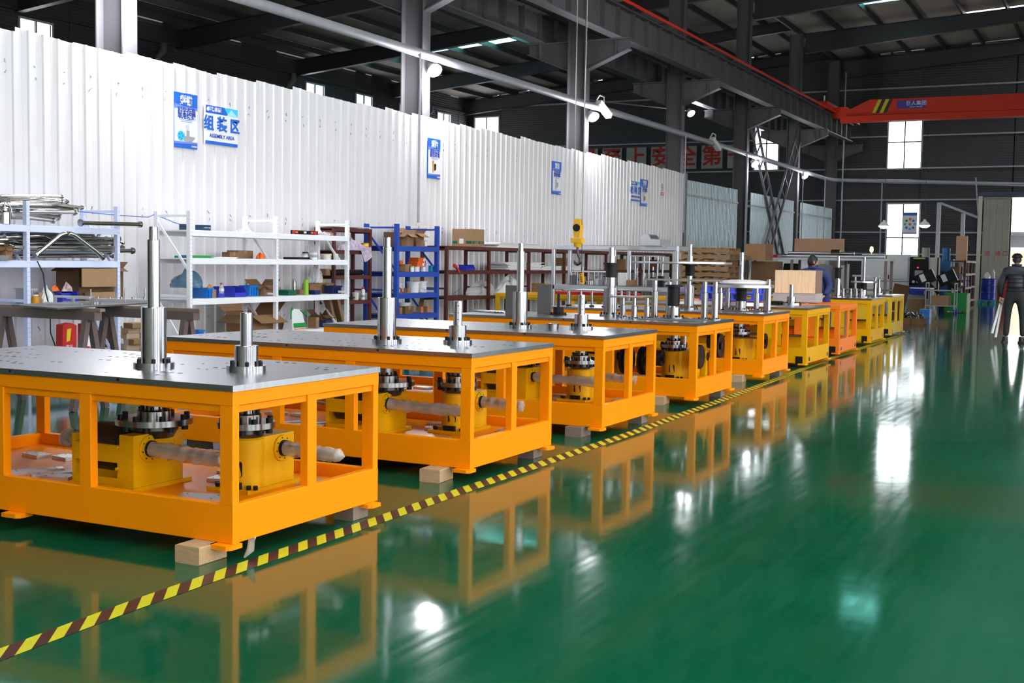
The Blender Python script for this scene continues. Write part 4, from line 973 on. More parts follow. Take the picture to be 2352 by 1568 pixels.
carton('brown open carton at the back of the bottom shelf, right bay', 14.9, 15.46, .422, .17, -10.9, .2, CARDD, True)
carton('dark blue printed box lying on the bottom shelf, right bay', 14.85, 15.2, .422, .1, -10.72, .12, NAVY, name='printed_box', tape=False)
# --- small maroon rack
one('wide_white_sheet', MB().box(-.17, .17, 0, .98, 0, .012), PAPER, 'thin white board lying on top of the small maroon rack', 'board', (-11.17, 15.65, 1.942))
bag('patterned_cloth', 'patterned lilac and red cloth draped over the small maroon rack', 'cloth', -11.0, 16.1, 1.582, .22, .72, .16, CLOTH, 21)
one('hanging_cloth', MB().add([(.02, -.16, .0), (.02, .14, .02), (.05, .12, -.14), (.04, .02, -.2), (.05, -.08, -.22), (.02, -.12, -.1)], [(0, 1, 2, 3, 4, 5)]).add([(.03, -.16, .0), (.03, .14, .02), (.06, .12, -.14), (.05, .02, -.2), (.06, -.08, -.22), (.03, -.12, -.1)], [(0, 1, 2, 3, 4, 5)]), CLOTH, 'end of the patterned cloth hanging below the maroon shelf', 'cloth', (-10.97, 16.42, 1.62))
vessel('paint_tin', 'orange and yellow printed tin on the small maroon rack', 'tin', -11.05, 16.55, 1.582, [(.062, 0), (.062, .12), (.058, .122), (0, .118)], mat('orange_yellow_tin', (.72, .30, .03), .35, var=.6, scale=16), band=(.0625, .075, .105, mat('yellow_print_band', (.8, .6, .05), .4)))
one('rolled_hose', MB().tube([(0, 0, .04), (.02, .3, .05), (0, .55, .045), (-.02, .9, .045)], .045, 12), BLACKPL, 'black rolled rubber hose on the third shelf of the small maroon rack', 'hose', (-11.12, 15.68, 1.187))
carton('small tan carton at the left of the small maroon rack', 15.2, 15.6, 1.187, .10, -11.05, .2, CARD)
vessel('spray_can', 'white spray can with red cap on the small maroon rack', 'spray can', -11.05, 16.5, .792, [(.032, 0), (.033, .15), (.02, .17)], WHITEPL, ([(.02, .17), (.02, .205), (0, .207)], REDP), band=(.034, .04, .08, GREYPRINT))
bucket('white cup left of the spray can', -11.07, 16.32, .792, .055, .12, False, 'cup', CREAM)
bucket('white cup with green mark right of the spray can', -11.08, 16.66, .792, .05, .11, False, 'cup')
one('dark_wrench_heap', MB().bar((0, -.15, .02), (.05, .15, .03), .03, .02).bar((-.05, -.05, .04), (.06, .2, .04), .025, .02).bar((.05, -.1, .06), (-.05, .12, .05), .02, .02), BLACK, 'heap of dark hand tools on the small maroon rack', 'tools', (-11.1, 16.05, .792))
one('timber_plank', MB().bar((0, 0, .0), (-.06, -.3, 1.05), .12, .05), PALLETW, 'dark plank leaning behind the right end of the white rack', 'plank', (-10.86, 15.56, .01))
one('timber_plank', MB().bar((0, 0, .0), (-.06, -.26, .85), .12, .05), PALLETW, 'second dark plank leaning behind the right end of the white rack', 'plank', (-10.80, 15.72, .01))
# --- blue rack
carton('brown carton at the left of the blue rack top shelf', 16.86, 17.42, 1.67, .23, -10.9, .25, CARDD)
carton('open brown carton in the middle of the blue rack top shelf', 17.02, 17.60, 1.67, .2, -10.78, .24, CARD, True)
carton('open brown carton at the right of the blue rack top shelf', 17.3, 18.0, 1.67, .22, -10.82, .28, CARD, True)
t = carton('small carton with white label at the front of the blue rack top shelf', 17.42, 17.78, 1.67, .10, -10.62, .1, CARD); obj('white_label', MB().box(.0505, .0515, .02, .09, .01, .09), PAPER, t)
t = carton('upper orange flat box on the blue rack second shelf', 17.30, 17.80, 1.408, .075, -10.68, .18, ORANGEPL, name='orange_box', tape=False); obj('white_label', MB().box(.0905, .0915, .06, .12, .015, .06), PAPER, t)
t = carton('lower orange flat box stacked under another orange box', 17.29, 17.79, 1.332, .075, -10.69, .18, ORANGEPL, name='orange_box', tape=False); obj('white_label', MB().box(.0905, .0915, .06, .12, .015, .06), PAPER, t)
vessel('white_tub', 'white tub supporting the two orange boxes', 'tub', -10.74, 17.62, 1.25, [(.055, 0), (.062, .08)], WHITEPL, ([(.064, .075), (.064, .081), (0, .081)], WHITEPL))
carton('small white box beside the tub under the orange boxes', 17.68, 17.82, 1.25, .08, -10.68, .05, PAPER, name='white_box', tape=False)
vessel('lilac_thermos', 'lilac flask with steel cap on the blue rack second shelf', 'flask', -10.68, 17.86, 1.25, [(.032, 0), (.034, .12), (.02, .145)], mat('lilac_metal', (.45, .42, .62), .3), ([(.02, .145), (.02, .175), (0, .178)], STEEL))
bin_('turquoise open bin at the right of the blue rack second shelf', 17.82, 18.0, 1.25, .10, -10.66, .1, TEALBIN, False)
carton('brown carton at the left of the blue rack second shelf', 16.9, 17.34, 1.25, .12, -10.66, .16, CARD)
vessel('white_jar', 'small white jar with green lid beside that brown carton', 'jar', -10.62, 17.30, 1.25, [(.03, 0), (.03, .075)], WHITEPL, ([(.032, .075), (.032, .095), (0, .095)], LIME))
carton('little orange and yellow box on the brown carton', 17.0, 17.18, 1.372, .06, -10.72, .06, ORANGEPL, name='printed_box', tape=False)
bucket('left white bucket behind a small carton, blue rack third shelf', -10.88, 17.28, .90, .085, .155); bucket('middle white bucket on the blue rack third shelf', -10.75, 17.55, .90, .115, .18); bucket('right white bucket on the blue rack third shelf', -10.80, 17.86, .90, .125, .185)
carton('small brown carton before the left white bucket', 17.06, 17.28, .90, .08, -10.63, .08, CARD)
bag('clear_bag', 'clear bag of small parts between the white buckets', 'bag', -10.66, 17.72, .90, .12, .2, .07, CLEARBAG, 23)
bucket('white bucket on the lowest shelf of the blue rack', -10.85, 17.40, .557, .13, .175)
carton('wide brown carton with white label on the lowest blue shelf', 16.92, 17.36, .557, .12, -10.62, .12, CARDD)
carton('brown carton left of the wide one on the lowest blue shelf', 16.84, 17.06, .557, .11, -10.66, .1, CARD)
for k, (a, b, z, lab) in enumerate(((17.5, 17.74, .557, 'left taped carton with orange strap on the lowest blue shelf'), (17.7, 17.96, .557, 'right taped carton with orange strap on the lowest blue shelf'))):
    t = carton(lab, a, b, z, .1, -10.66, .1, CARDL); obj('orange_strap', MB().box(-.052, .052, -.015, .015, .0, .102), ORANGEPL, t)
carton('small tan carton on top of the strapped cartons', 17.6, 17.86, .66, .075, -10.67, .1, CARD)
one('bent_red_pipe', MB().tube([(0, -.1, 0), (0, .05, .02), (0, .12, 0), (.0, .12, -.06)], .016, 8), mat('pink_red_hose', (.5, .08, .09), .4), 'pinkish red bent hose end at the left of the blue rack', 'hose', (-10.62, 16.86, .965))
# --- long maroon rack
t = carton('large brown carton with dark green printed band on top of the long maroon rack', 18.85, 20.05, 1.702, .32, -10.75, .42, CARDL)
w = .5*(20.05-18.85*(1+.42/10.75))
for k, (a, b) in enumerate(((-.95, -.55), (-.45, -.38), (-.3, -.23), (.0, .35), (.5, .57), (.62, .69), (.75, .95))): obj('printed_band', MB().box(.2105, .2115, a*w, b*w, .05, .10), DKGREEN, t)
for a, b in ((-.2, -.1), (-.05, .03), (.08, .2)): obj('printed_band', MB().box(a, b, -w-.0015, -w-.0005, .05, .10), DKGREEN, t)
obj('white_label', MB().box(-.06, .03, -w-.0025, -w-.0015, .05, .14), PAPER, t)
bin_('royal blue bin on the middle shelf of the long maroon rack', 19.05, 19.66, 1.267, .10, -10.72, .16, BLUEBIN)
t = thing('red_hand_tool', 'red gun-shaped hand tool with cable on the middle maroon shelf', 'tool', (-10.66, 18.82, 1.30)); obj('barrel', MB().bar((0, -.06, .06), (0, .04, .03), .035, .05), REDP, t); obj('grip', MB().bar((0, .03, .03), (.02, .10, -.06), .03, .035), REDP, t); obj('cord', MB().tube([(.02, .1, -.06), (.02, .16, -.2), (.02, .14, -.36), (.02, -.05, -.42)], .004, 6), CABLEK, t)
def sheets(label, y0, y1, z, n, x0, x1, seed, m=PAPER, group=None):
    r = random.Random(seed)
    for i in range(n):
        a, b = r.uniform(-.12, .12), r.uniform(-.15, .15)
        one('flat_carton', MB().box(x0, x1, y0+a, y1+b, 0, .016), m, label+', %s from the bottom' % ORD[i], 'cardboard', (r.uniform(-.02, .02), 0, z+i*.0175), 0, group)
sheets('white folded carton in the stack on top of the maroon rack', 20.7, 22.6, 1.702, 6, -11.2, -10.78, 1, group='white sheets on top of the maroon rack')
sheets('white folded carton in the tall stack on the maroon middle shelf', 21.1, 22.6, 1.267, 9, -11.2, -10.78, 2, group='white sheets on the maroon middle shelf')
sheets('white folded carton in the low right stack, maroon middle shelf', 22.75, 24.6, 1.267, 5, -11.2, -10.78, 3, group='white sheets further along the maroon middle shelf')
sheets('white folded carton at the far end of the maroon rack top', 25.2, 27.6, 1.702, 3, -11.2, -10.78, 4, group='white sheets at the far end of the maroon rack')
bag('white_bag', 'heap of pale plastic bags on the lower maroon shelf', 'bag', -10.9, 20.3, .802, .4, .9, .22, CLEARBAG, 31)
bag('white_bag', 'second heap of pale plastic bags further along the lower maroon shelf', 'bag', -10.9, 21.4, .802, .4, .9, .30, WHITEPL, 32)
one('chipboard_offcut', rbox(-.15, .15, -.1, .1, 0, .20), mat('oriented_strand_board', (.45, .26, .10), .8, var=.6, scale=30), 'square chipboard offcut standing on the lower maroon shelf', 'board', (-10.80, 22.6, .802))
for k, y in enumerate((23.2, 24.4, 26.5, 28.8)): carton('brown carton standing on the maroon rack, %s from the left behind the aluminium frame' % ORD[k], y, y+.7, 1.267 if k != 1 else .802, .26, -10.8, .3, CARD)
# --- trestles with a steel plate in front of the racks
def trestle(label, x0, x1, y, h, slope=0):
    t = thing('steel_trestle', label, 'trestle', (x0, y, 0)); L = x1-x0; TR = TRM
    obj('beam', MB().box(0, L, -.045, .045, h-.085, h), TR, t); obj('top_timber', MB().box(-.01, L+.06, -.03, .03, h, h+.028), WOODG, t)
    for x in (.12, L-.12):
        for s in (-1, 1): obj('leg', MB().bar((x, s*.03, h-.085), (x+.0, s*.20, 0), .06, .055), TR, t)
    return t
TRM = mat('brown_grey_steel', (.16, .12, .115), .55, .3, var=.25)
TRM = mat('brown_grey_steel', (.16, .12, .115), .55, .3, var=.25)
trestle('brown grey steel trestle nearer the camera, at the far left', -9.98, -8.62, 8.45, .93)
trestle('brown grey steel trestle further back, carrying the steel plate', -9.30, -8.02, 9.12, .93)
pt = one('steel_sheet', MB().prism([(-9.5, 8.22), (-8.68, 8.02), (-9.08, 9.72), (-9.85, 9.95)], 'z', .959, .975), GREYPLATE, 'dark grey steel plate lying across the two trestles', 'steel plate')
t = thing('angle_frame', 'small welded grey angle frame lying on the steel plate', 'frame', (-9.12, 8.62, .976), .2)
for q in ((-.24, -.1, .012, .2, -.14, .012), (-.22, .15, .012, .2, .15, .012), (-.2, 0, .075, .2, -.02, .075), (-.15, .12, .06, .15, .12, .06)): obj('bar', MB().bar(q[:3], q[3:], .022, .022), ALU, t)
for x, y in ((-.2, 0), (.2, 0), (.15, .12), (.0, 0)): obj('bar', MB().bar((x, y, 0), (x, y, .075), .025, .025), ALU, t)
t = thing('drilled_bar', 'drilled grey steel bar lying at the far end of the plate', 'bar', (-9.35, 9.50, .976), .5); obj('bar', MB().box(-.3, .3, -.05, .05, .0, .03), ALU, t)
for k in range(5): obj('stud', MB().cyl((-.25+k*.12, 0, .03), (-.25+k*.12, 0, .05), .016, n=8), STEEL, t)
for k, (x, y) in enumerate(((-9.30, 9.02), (-9.08, 9.26), (-9.38, 9.75), (-9.15, 9.62))): one('upright_rod', MB().cyl((0, 0, 0), (0, 0, .14), .007, n=8), STEEL, 'thin steel rod standing on the steel plate, %s from the left' % ORD[k], 'rod', (x, y, .976))
#@@FAR
# ------------------------------------------------------------------ printed signs on the partition (they face +x)
SX = -11.463
def sheet(parent, name, y0, y1, z0, z1, m, k=1, poly=None):
    x = .0005+.0012*k
    P = poly or [(y0, z0), (y1, z0), (y1, z1), (y0, z1)]
    return obj(name, MB().add([(x, a, b) for a, b in P], [tuple(range(len(P)))]), m, parent)
def disc(c, r, n=20, a=1.0): return [(c[0]+r*math.cos(2*PI*i/n), c[1]+r*a*math.sin(2*PI*i/n)) for i in range(n)]
def poster(label, y, z0, w, h, en, cn, l1, l2, fig):
    t = thing('poster', label, 'poster', (SX, y, z0))
    obj('board', MB().box(-.02, 0, 0, w, 0, h), BLUESIGN, t)
    sheet(t, 'white_field', .0, w, .105*h, .74*h, SIGNW, 0)
    sheet(t, 'wave_band', 0, 0, 0, 0, VIOLET, 1, [(0, .705*h), (w*.5, .735*h), (w, .70*h), (w, .77*h), (0, .80*h)])
    sheet(t, 'header', 0, 0, 0, 0, BLUESIGN, 2, [(0, .80*h), (w*.4, .765*h), (w, .755*h), (w, h), (0, h)])
    sheet(t, 'footer_wave', 0, 0, 0, 0, VIOLET, 1, [(0, .07*h), (w, .09*h), (w, .125*h), (w*.5, .115*h), (0, .11*h)])
    lettering(en, .062, SIGNW, t, (.006, w*.5, .925*h)); lettering(cn, .12, SIGNW, t, (.006, w*.5, .845*h), bold=.0035)
    lettering(l1, .088, TEXTB, t, (.006, w*.52, .675*h), bold=.002); lettering(l2, .088, TEXTB, t, (.006, w*.52, .58*h), bold=.002)
    for k in (0, 1): sheet(t, 'fine_print', w*.26, w*.76, (.505-.03*k)*h, (.515-.03*k)*h, VIOLET, 3)
    lettering('环德机械', .028, SIGNW, t, (.006, w*.84, .04*h))
    fig(t, w, h); return t
def fig_wheel(t, w, h):
    sheet(t, 'wheel', 0, 0, 0, 0, BLUESIGN2, 4, disc((w*.27, .215*h), .068))
    for k in range(5): sheet(t, 'wheel_gap', 0, 0, 0, 0, BLUESIGN, 5, disc((w*.27+.036*math.cos(k*1.257), .215*h+.036*math.sin(k*1.257)), .012, 8))
    sheet(t, 'figure_body', 0, 0, 0, 0, GREYPRINT, 5, [(w*.42, .12*h), (w*.74, .12*h), (w*.88, .19*h), (w*.88, .215*h), (w*.64, .22*h), (w*.64, .33*h), (w*.45, .33*h), (w*.42, .25*h)])
    sheet(t, 'figure_torso', 0, 0, 0, 0, SIGNW, 6, [(w*.43, .22*h), (w*.5, .22*h), (w*.5, .34*h), (w*.45, .34*h)])
    sheet(t, 'figure_head', 0, 0, 0, 0, mat('pale_grey_print', (.6, .6, .65), .5), 6, disc((w*.55, .385*h), .038))
def fig_small(c1, c2):
    def f(t, w, h):
        sheet(t, 'figure_head', 0, 0, 0, 0, c1, 4, disc((w*.38, .41*h), .035)); sheet(t, 'figure_body', 0, 0, 0, 0, c1, 4, [(w*.34, .16*h), (w*.42, .14*h), (w*.47, .36*h), (w*.34, .36*h)])
        sheet(t, 'figure_load', 0, 0, 0, 0, c2, 5, [(w*.48, .19*h), (w*.62, .22*h), (w*.66, .36*h), (w*.48, .38*h)])
    return f
OR_ = mat('ochre_print', (.65, .30, .03), .5)
poster('tall blue and white poster with a blue wheel, leftmost on the white partition', 12.605, 2.905, .45, .73, 'SEITON', '整顿', '科学布局', '取用快捷', fig_wheel)
poster('tall blue and white poster with an orange figure, right of the thin drop pipe', 19.19, 2.93, .43, .72, 'SEISO', '清扫', '清除垃圾', '美化环境', fig_small(OR_, BLACKPL))
poster('tall blue and white poster with a grey picture, halfway along the partition', 24.52, 2.93, .44, .72, 'SEIKETSU', '清洁', '洁净环境', '贯彻到底', fig_small(GREYPRINT, GREYPRINT))
poster('tall blue and white poster with a red figure, beside the inspection sign', 29.95, 2.92, .48, .69, 'SHITSUKE', '素养', '养成习惯', '自律规范', fig_small(GREYPRINT, REDP))
def area_sign(label, y, z0, w, h, cn, en):
    t = thing('area_sign', label, 'sign', (SX, y, z0))
    obj('board', MB().box(-.02, 0, 0, w, 0, h), SIGNW, t)
    sheet(t, 'header', 0.02, w, h*.80, h, BLUESIGN, 1); sheet(t, 'footer', .01, w, 0, h*.085, BLUESIGN, 1)
    sheet(t, 'facet', 0, 0, 0, 0, BLUESIGN2, 2, [(w*.58, h), (w, h), (w, h*.8), (w*.70, h*.8)])
    sheet(t, 'facet', 0, 0, 0, 0, mat('pale_cyan_print', (.35, .75, .92), .45), 3, [(w*.66, h*.8), (w*.80, h*.97), (w*.99, h*.8)])
    sheet(t, 'logo', 0, 0, 0, 0, SIGNW, 2, disc((w*.09, h*.90), .028, 12))
    lettering('环德机械', .068, SIGNW, t, (.006, w*.29, h*.90), bold=.002); lettering(cn, .215, BLUESIGN, t, (.006, w*.51, h*.52), bold=.0065); lettering(en, .072, TEXTB, t, (.006, w*.51, h*.22), bold=.001)
area_sign('wide white sign with blue header reading assembly area', 13.205, 3.005, .69, .53, '组 装 区', 'ASSEMBLY AREA')
area_sign('wide white sign with blue header reading inspection area, far along the partition', 29.21, 3.02, .67, .50, '检 验 区', 'INSPECTION AREA')
t = thing('warning_sign', 'small white no smoking sign with red foot near the partition end', 'sign', (SX, 31.40, 3.27))
obj('board', MB().box(-.015, 0, 0, .27, 0, .345), SIGNW, t); sheet(t, 'red_foot', 0, .27, 0, .085, REDP, 1)
ring = MB(); n = 24
vs = [(.003, .135+.095*math.cos(2*PI*i/n), .215+.095*math.sin(2*PI*i/n)) for i in range(n)]+[(.003, .135+.075*math.cos(2*PI*i/n), .215+.075*math.sin(2*PI*i/n)) for i in range(n)]
obj('red_ring', ring.add(vs, [(i, (i+1) % n, (i+1) % n+n, i+n) for i in range(n)]), REDP, t)
sheet(t, 'red_bar', 0, 0, 0, 0, REDP, 2, [(.075, .265), (.19, .155), (.20, .168), (.085, .278)]); sheet(t, 'cigarette', .085, .19, .205, .222, BLACKPL, 1); lettering('禁止吸烟', .05, SIGNW, t, (.004, .135, .04))

# ------------------------------------------------------------------ tooling on the fourth and fifth bases (parts of those machines)
def up(root, c, segs, z=.856, name='column_shaft', m=None, base=None):
    pr = [(0, 0)]
    if base: pr += [(base[0], 0), (base[0], base[1])]
    last = pr[-1][1]
    for r, zt in segs: pr += [(r, last), (r, zt-z)]; last = zt-z
    pr.append((0, last)); s = obj(name, MB().lathe(pr, n=24), m or STEEL, root, (c[0], c[1], z))
    if base: bolts(s, 6, base[0]*.82, base[1], .011, .02)
    return s
A4 = (-1.29, .80); up(t4, A4, [(.078, 1.175), (.042, 1.30), (.042, 1.45), (.046, 1.53), (.030, 1.63)], base=(.125, .025)); hub(t4, A4, 1.295, 1.44, .062)
B4 = (-.52, .74); up(t4, B4, [(.072, .985), (.03, 1.0)], base=(.125, .022)); hub(t4, B4, 1.0, 1.21, .066)
obj('clamp_arm', MB().bar((B4[0]+.05, B4[1], .985), (B4[0]+.17, B4[1], .985), .02, .02), STEEL, t4)
obj('cover_plate', MB().box(-.75, -.12, .30, .80, .857, .862), GREYPLATE, t4)
obj('tool_bar', MB().box(-.90, -.05, .84, .97, 1.272, 1.29), ALU, t4)
for x, y in ((-.80, .90), (-.70, 1.10), (-.22, .90), (-.10, .90)): bare(t4, (x, y), .036, .416 if y < 1 else .40, step=.7)
obj('small_tool_plate', MB().box(-1.12, -.72, .32, .66, 1.085, 1.10), ALU, t4)
for x, y in ((-1.06, .60), (-.84, .38), (-.76, .56)): bare(t4, (x, y), .032, .23, step=.6)
up(t4, (-1.88, .68), [(.06, .945), (.016, 1.10)], m=BLACKPL, base=(.10, .01), name='rod_socket')
for k, (x, y) in enumerate(((-2.18, .12), (-2.16, .90))):
    one('standing_plate', rbox(-.085, .085, -.016, .016, 0, .335, .002), GREYPLATE, 'dark raw steel plate standing on the fourth base, %s' % ('nearer one' if k == 0 else 'one further back'), 'steel plate', (-3.95+x, 12.01+y, .857), .1)
for k in range(4): one('steel_rod', MB().cyl((0, -.2, .012), (.02, .22, .012), .012, n=10), STEEL, 'polished steel rod lying at the left of the fourth base top', 'rod', (-6.75+.035*k, 12.6, .857), 1.2+.04*k, 'rods on the fourth base')
A5 = (-1.17, .59); up(t5, A5, [(.066, 1.18), (.038, 1.27), (.038, 1.44), (.038, 1.56), (.025, 1.715)], base=(.12, .025)); hub(t5, A5, 1.30, 1.43, .062, True)
obj('tool_bar', MB().lathe([(0, 1.455), (.64, 1.455), (.66, 1.462), (.66, 1.484), (0, 1.484)], n=40), ALU, t5, (A5[0]-.12, A5[1], 0))
B5 = (-.48, .64); up(t5, B5, [(.070, .985)], base=(.125, .022)); hub(t5, B5, .985, 1.165, .068, False)
obj('turntable', MB().lathe([(0, 1.16), (.37, 1.16), (.375, 1.165), (.375, 1.20), (0, 1.20)], n=44), ALU, t5, (B5[0]+.04, B5[1], 0))
rn = random.Random(3); pr = [(.30, 1.202), (.33, 1.222), (.30, 1.245), (.18, 1.262), (.0, 1.265)]
obj('film_cover', MB().lathe(pr, n=30), mat('milky_film', (.72, .66, .66), .35, bump=.6, bscale=14, var=.1), t5, (B5[0]+.04, B5[1], 0), label='milky plastic film tied over the turntable')
for x, y, h in ((-.72, .52, .30), (-.78, 1.05, .30), (-.40, 1.08, .29), (-.24, .98, .30), (-.10, .56, .42)): bare(t5, (x, y), .036, h, step=.78)
up(t5, (-.62, 1.1), [(.034, 1.30), (.03, 1.62)], name='tall_post', base=(.06, .02))
obj('cover_plate', MB().box(-.85, -.15, .25, 1.0, .857, .862), GREYPLATE, t5)
obj('rear_tool_plate', MB().box(-2.78, -2.18, .08, .40, 1.075, 1.09), ALU, t5)
for x in (-2.74, -2.56, -2.4, -2.22): up(t5, (x, .2), [(.016, 1.076)], name='stand_rod', base=(.03, .006))
obj('rear_tool_plate', MB().box(-2.1, -1.55, .2, .55, 1.09, 1.105), ALU, t5)
for x in (-2.05, -1.85, -1.6): up(t5, (x, .38), [(.02, 1.09)], name='stand_rod', base=(.035, .006))

# ------------------------------------------------------------------ amber bases further along the row
def amber_base(k, X, Y, L, D, P, label, plate=True, zt=.826):
    t = thing('machine_base', label, 'machine', (X, Y, 0))
    frame(t, L, D, P, [0, -.95, -1.9, -L+.08], [.65], z0=.06)
    if plate: table_top(t, L, D, holes=False, zt=zt)
    else: obj('top_sheet', MB().box(-L+.05, -.05, .05, D-.05, .80, .818), P, t)
    for x in (-.45, -1.2): obj('inner_panel', MB().box(x-.30, x+.05, .09, .11, .30, .76), P, t)
    obj('lower_panel', MB().box(-1.9, -.08, .3, .32, .206, .45), P, t)
    obj('tie_bar', MB().cyl((-2.4, .22, .42), (-.12, .22, .44), .022, n=10), STEEL, t)
    obj('gearbox', MB().prism([(-.95, .4), (-.55, .4), (-.5, .5), (-.5, .9), (-.95, .9)], 'z', .206, .55), YELLOW, t)
    drive_under(t, (-.7, .62), .14, .07, .62)
    for x, y in ((-.1, -.012), (-L+.2, -.012)): obj('fork_lug', MB().box(x-.05, x+.05, y, y+.012, .03, .16), BLACKPL, t)
    for x, y in ((.012, .16), (.012, D-.12)): obj('corner_cap', MB().cyl((0, y, .12), (x, y, .12), .03, n=10), STEEL, t)
    return t
t6 = amber_base(5, -4.10, 17.42, 2.9, 1.45, AMBER, 'sixth base in the row, amber yellow, one short column on its steel top')
up(t6, (-.50, 1.05), [(.066, .985), (.032, 1.166)], base=(.15, .03))
obj('clamp_block', MB().box(-.86, -.66, .95, 1.15, .857, .91), BLACKPL, t6)
t7 = amber_base(6, -4.17, 19.92, 2.9, 1.4, mat('bright_orange_machine_paint', (.92, .20, .006), .38, var=.05), 'seventh base in the row, bright orange without a steel top', False)
for y in (.10, .55): obj('silver_post', MB().box(-.04, -.012, y, y+.03, .28, .70), ALU, t7)
t8 = amber_base(7, -4.30, 23.25, 2.9, 1.4, AMBER, 'eighth base in the row, amber yellow with posts and a small turntable on top')
A8 = (-.72, .45); up(t8, A8, [(.06, 1.20), (.03, 1.64)], base=(.11, .02)); hub(t8, A8, 1.22, 1.40, .06)
for x, y in ((-.62, .5), (-.50, .6), (-.42, .72), (-.28, .5)): bare(t8, (x, y), .03, .17, step=.7)
B8 = (-.30, .80); up(t8, B8, [(.06, 1.0)], base=(.11, .02)); hub(t8, B8, 1.0, 1.14, .06, False)
obj('turntable', MB().lathe([(0, 1.14), (.24, 1.14), (.24, 1.17), (0, 1.17)], n=30), ALU, t8, (B8[0], B8[1], 0)); up(t8, B8, [(.028, 1.63)], z=1.17, name='tall_post')
obj('tool_bar', MB().box(-.55, -.05, .95, 1.08, 1.25, 1.285), ALU, t8); bare(t8, (-.12, 1.0), .035, .395, step=.7); bare(t8, (-.5, 1.0), .03, .39, step=.7)
t9 = amber_base(8, -4.42, 26.15, 2.9, 1.5, LEMON, 'ninth and last base in the row, lemon yellow with one short column on top')
up(t9, (-.42, .85), [(.06, 1.0), (.03, 1.18)], base=(.12, .03))
# second file of bases nearer the partition
tl = thing('machine_base', 'lemon yellow machine base behind the aluminium frame, close to the maroon rack', 'machine', (-7.35, 19.95, 0)); frame(tl, 3.1, 1.15, mat('deep_yellow_machine_paint', (.72, .38, .006), .4, var=.06), [0, -1.0, -2.0, -3.02], [.5], z0=.022, zt=.86)
obj('red_tray', MB().box(-2.0, -.4, .1, .4, .861, .92), REDP, tl)
# crate, blue pallets and steel box on the seventh base
def crate(label, x0, x1, y0, y1, z0, z1, n=6):
    t = thing('wooden_crate', label, 'crate', ((x0+x1)/2, (y0+y1)/2, z0)); a, b, h = (x1-x0)/2, (y1-y0)/2, z1-z0
    for s in (-1, 1):
        for i in range(n):
            p = -a+2*a*i/n; obj('board', MB().box(p+.001, p+2*a/n-.001, s*b-.01, s*b+.01, 0, h), PINE, t)
        for i in range(4):
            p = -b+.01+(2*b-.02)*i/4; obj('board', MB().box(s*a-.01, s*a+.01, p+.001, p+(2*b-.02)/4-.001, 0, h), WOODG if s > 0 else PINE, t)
    obj('lid', MB().box(-a, a, -b, b, h-.02, h-.002), PINE, t)
crate('pale pine crate standing on a grey steel box on the seventh base', -5.42, -4.74, 20.62, 21.1, .986, 1.37)
one('steel_box', rbox(-.35, .38, -.24, .24, 0, .152, .006), GREYPAINT, 'grey steel box under the pale pine crate', 'box', (-5.10, 20.86, .832))
def plastic_pallet(label, x, y, z, m):
    t = thing('plastic_pallet', label, 'pallet', (x, y, z))
    for i in range(6): obj('top_slat', MB().box(-.54+i*.18, -.40+i*.18, -.24, .24, .105, .125), m, t)
    for q in (-.24, 0, .24):
        obj('skid', MB().box(-.54, .50, q-.04 if q < .2 else q-.08, q+.04 if q > -.2 else q+.08, 0, .025), m, t)
        for p in (-.54, -.10, .36): obj('foot_block', MB().box(p, p+.14, min(max(q-.04, -.24), .16), min(max(q-.04, -.24), .16)+.08, .025, .105), m, t)
BLUEPAL = mat('blue_pallet_plastic', (.05, .11, .72), .4)
plastic_pallet('upper bright blue plastic pallet on the seventh base', -6.1, 20.6, .958, BLUEPAL); plastic_pallet('lower bright blue plastic pallet on the seventh base', -6.12, 20.6, .832, BLUEPAL)
# aluminium profile frame
t = thing('aluminium_frame', 'aluminium profile frame with a long bright top beam behind the bases', 'frame', (-6.66, 19.10, 0))
for y in (0, .68):
    for z in (1.70, 1.02): obj('beam', rbox(-2.22, 0, y-.03, y+.03, z-.04, z+.04, .006), ALU, t)
    for x in (-2.22, -1.1, -.0): obj('post', rbox(x-.03, x+.03, y-.03, y+.03, 0, 1.66, .006), ALU, t)
for x in (-2.22, -.0):
    for z in (1.70, 1.02): obj('beam', rbox(x-.03, x+.03, .03, .65, z-.04, z+.04, .006), ALU, t)
# parts scattered on the second file
def post_table(label, x, y, z0, z1, w, d, nx):
    t = thing('fixture_table', label, 'fixture', (x, y, z0)); obj('table_plate', MB().box(-w/2, w/2, -d/2, d/2, z1-z0-.02, z1-z0), ALU, t)
    for i in range(nx):
        for s in (-1, 1): obj('post', MB().cyl((-w/2+.03+(w-.06)*i/(nx-1), s*(d/2-.03), 0), (-w/2+.03+(w-.06)*i/(nx-1), s*(d/2-.03), z1-z0-.02), .016, n=8), STEEL, t)
    return t
post_table('tall steel fixture on thin posts inside the aluminium frame, right half', -7.3, 19.40, 1.062, 1.58, .55, .3, 3)
post_table('low steel fixture on posts inside the aluminium frame, left half', -8.3, 19.40, 1.062, 1.30, .7, .3, 3)
obj('deck', MB().box(-2.19, -.03, -.02, .70, 1.045, 1.061), GREYPLATE, t_alu := bpy.data.objects['aluminium_frame'])
for k, (x, y, s, h, m) in enumerate(((-8.60, 19.3, .10, .16, GREYPLATE), (-8.05, 19.25, .09, .10, STEEL), (-7.75, 19.5, .16, .22, SIGNW), (-7.0, 19.3, .10, .18, BLACK), (-6.82, 19.5, .08, .26, ALU), (-7.15, 19.22, .10, .12, GREYPLATE))):
    one('machined_part', rbox(-s/2, s/2, -s/3, s/3, 0, h, .006), m, 'machined block on the deck of the aluminium frame, %s from the left' % ['first', 'third', 'fourth, white', 'sixth, black', 'seventh, silver', 'fifth'][k], 'part', (x, y, 1.063))
rq = random.Random(5)
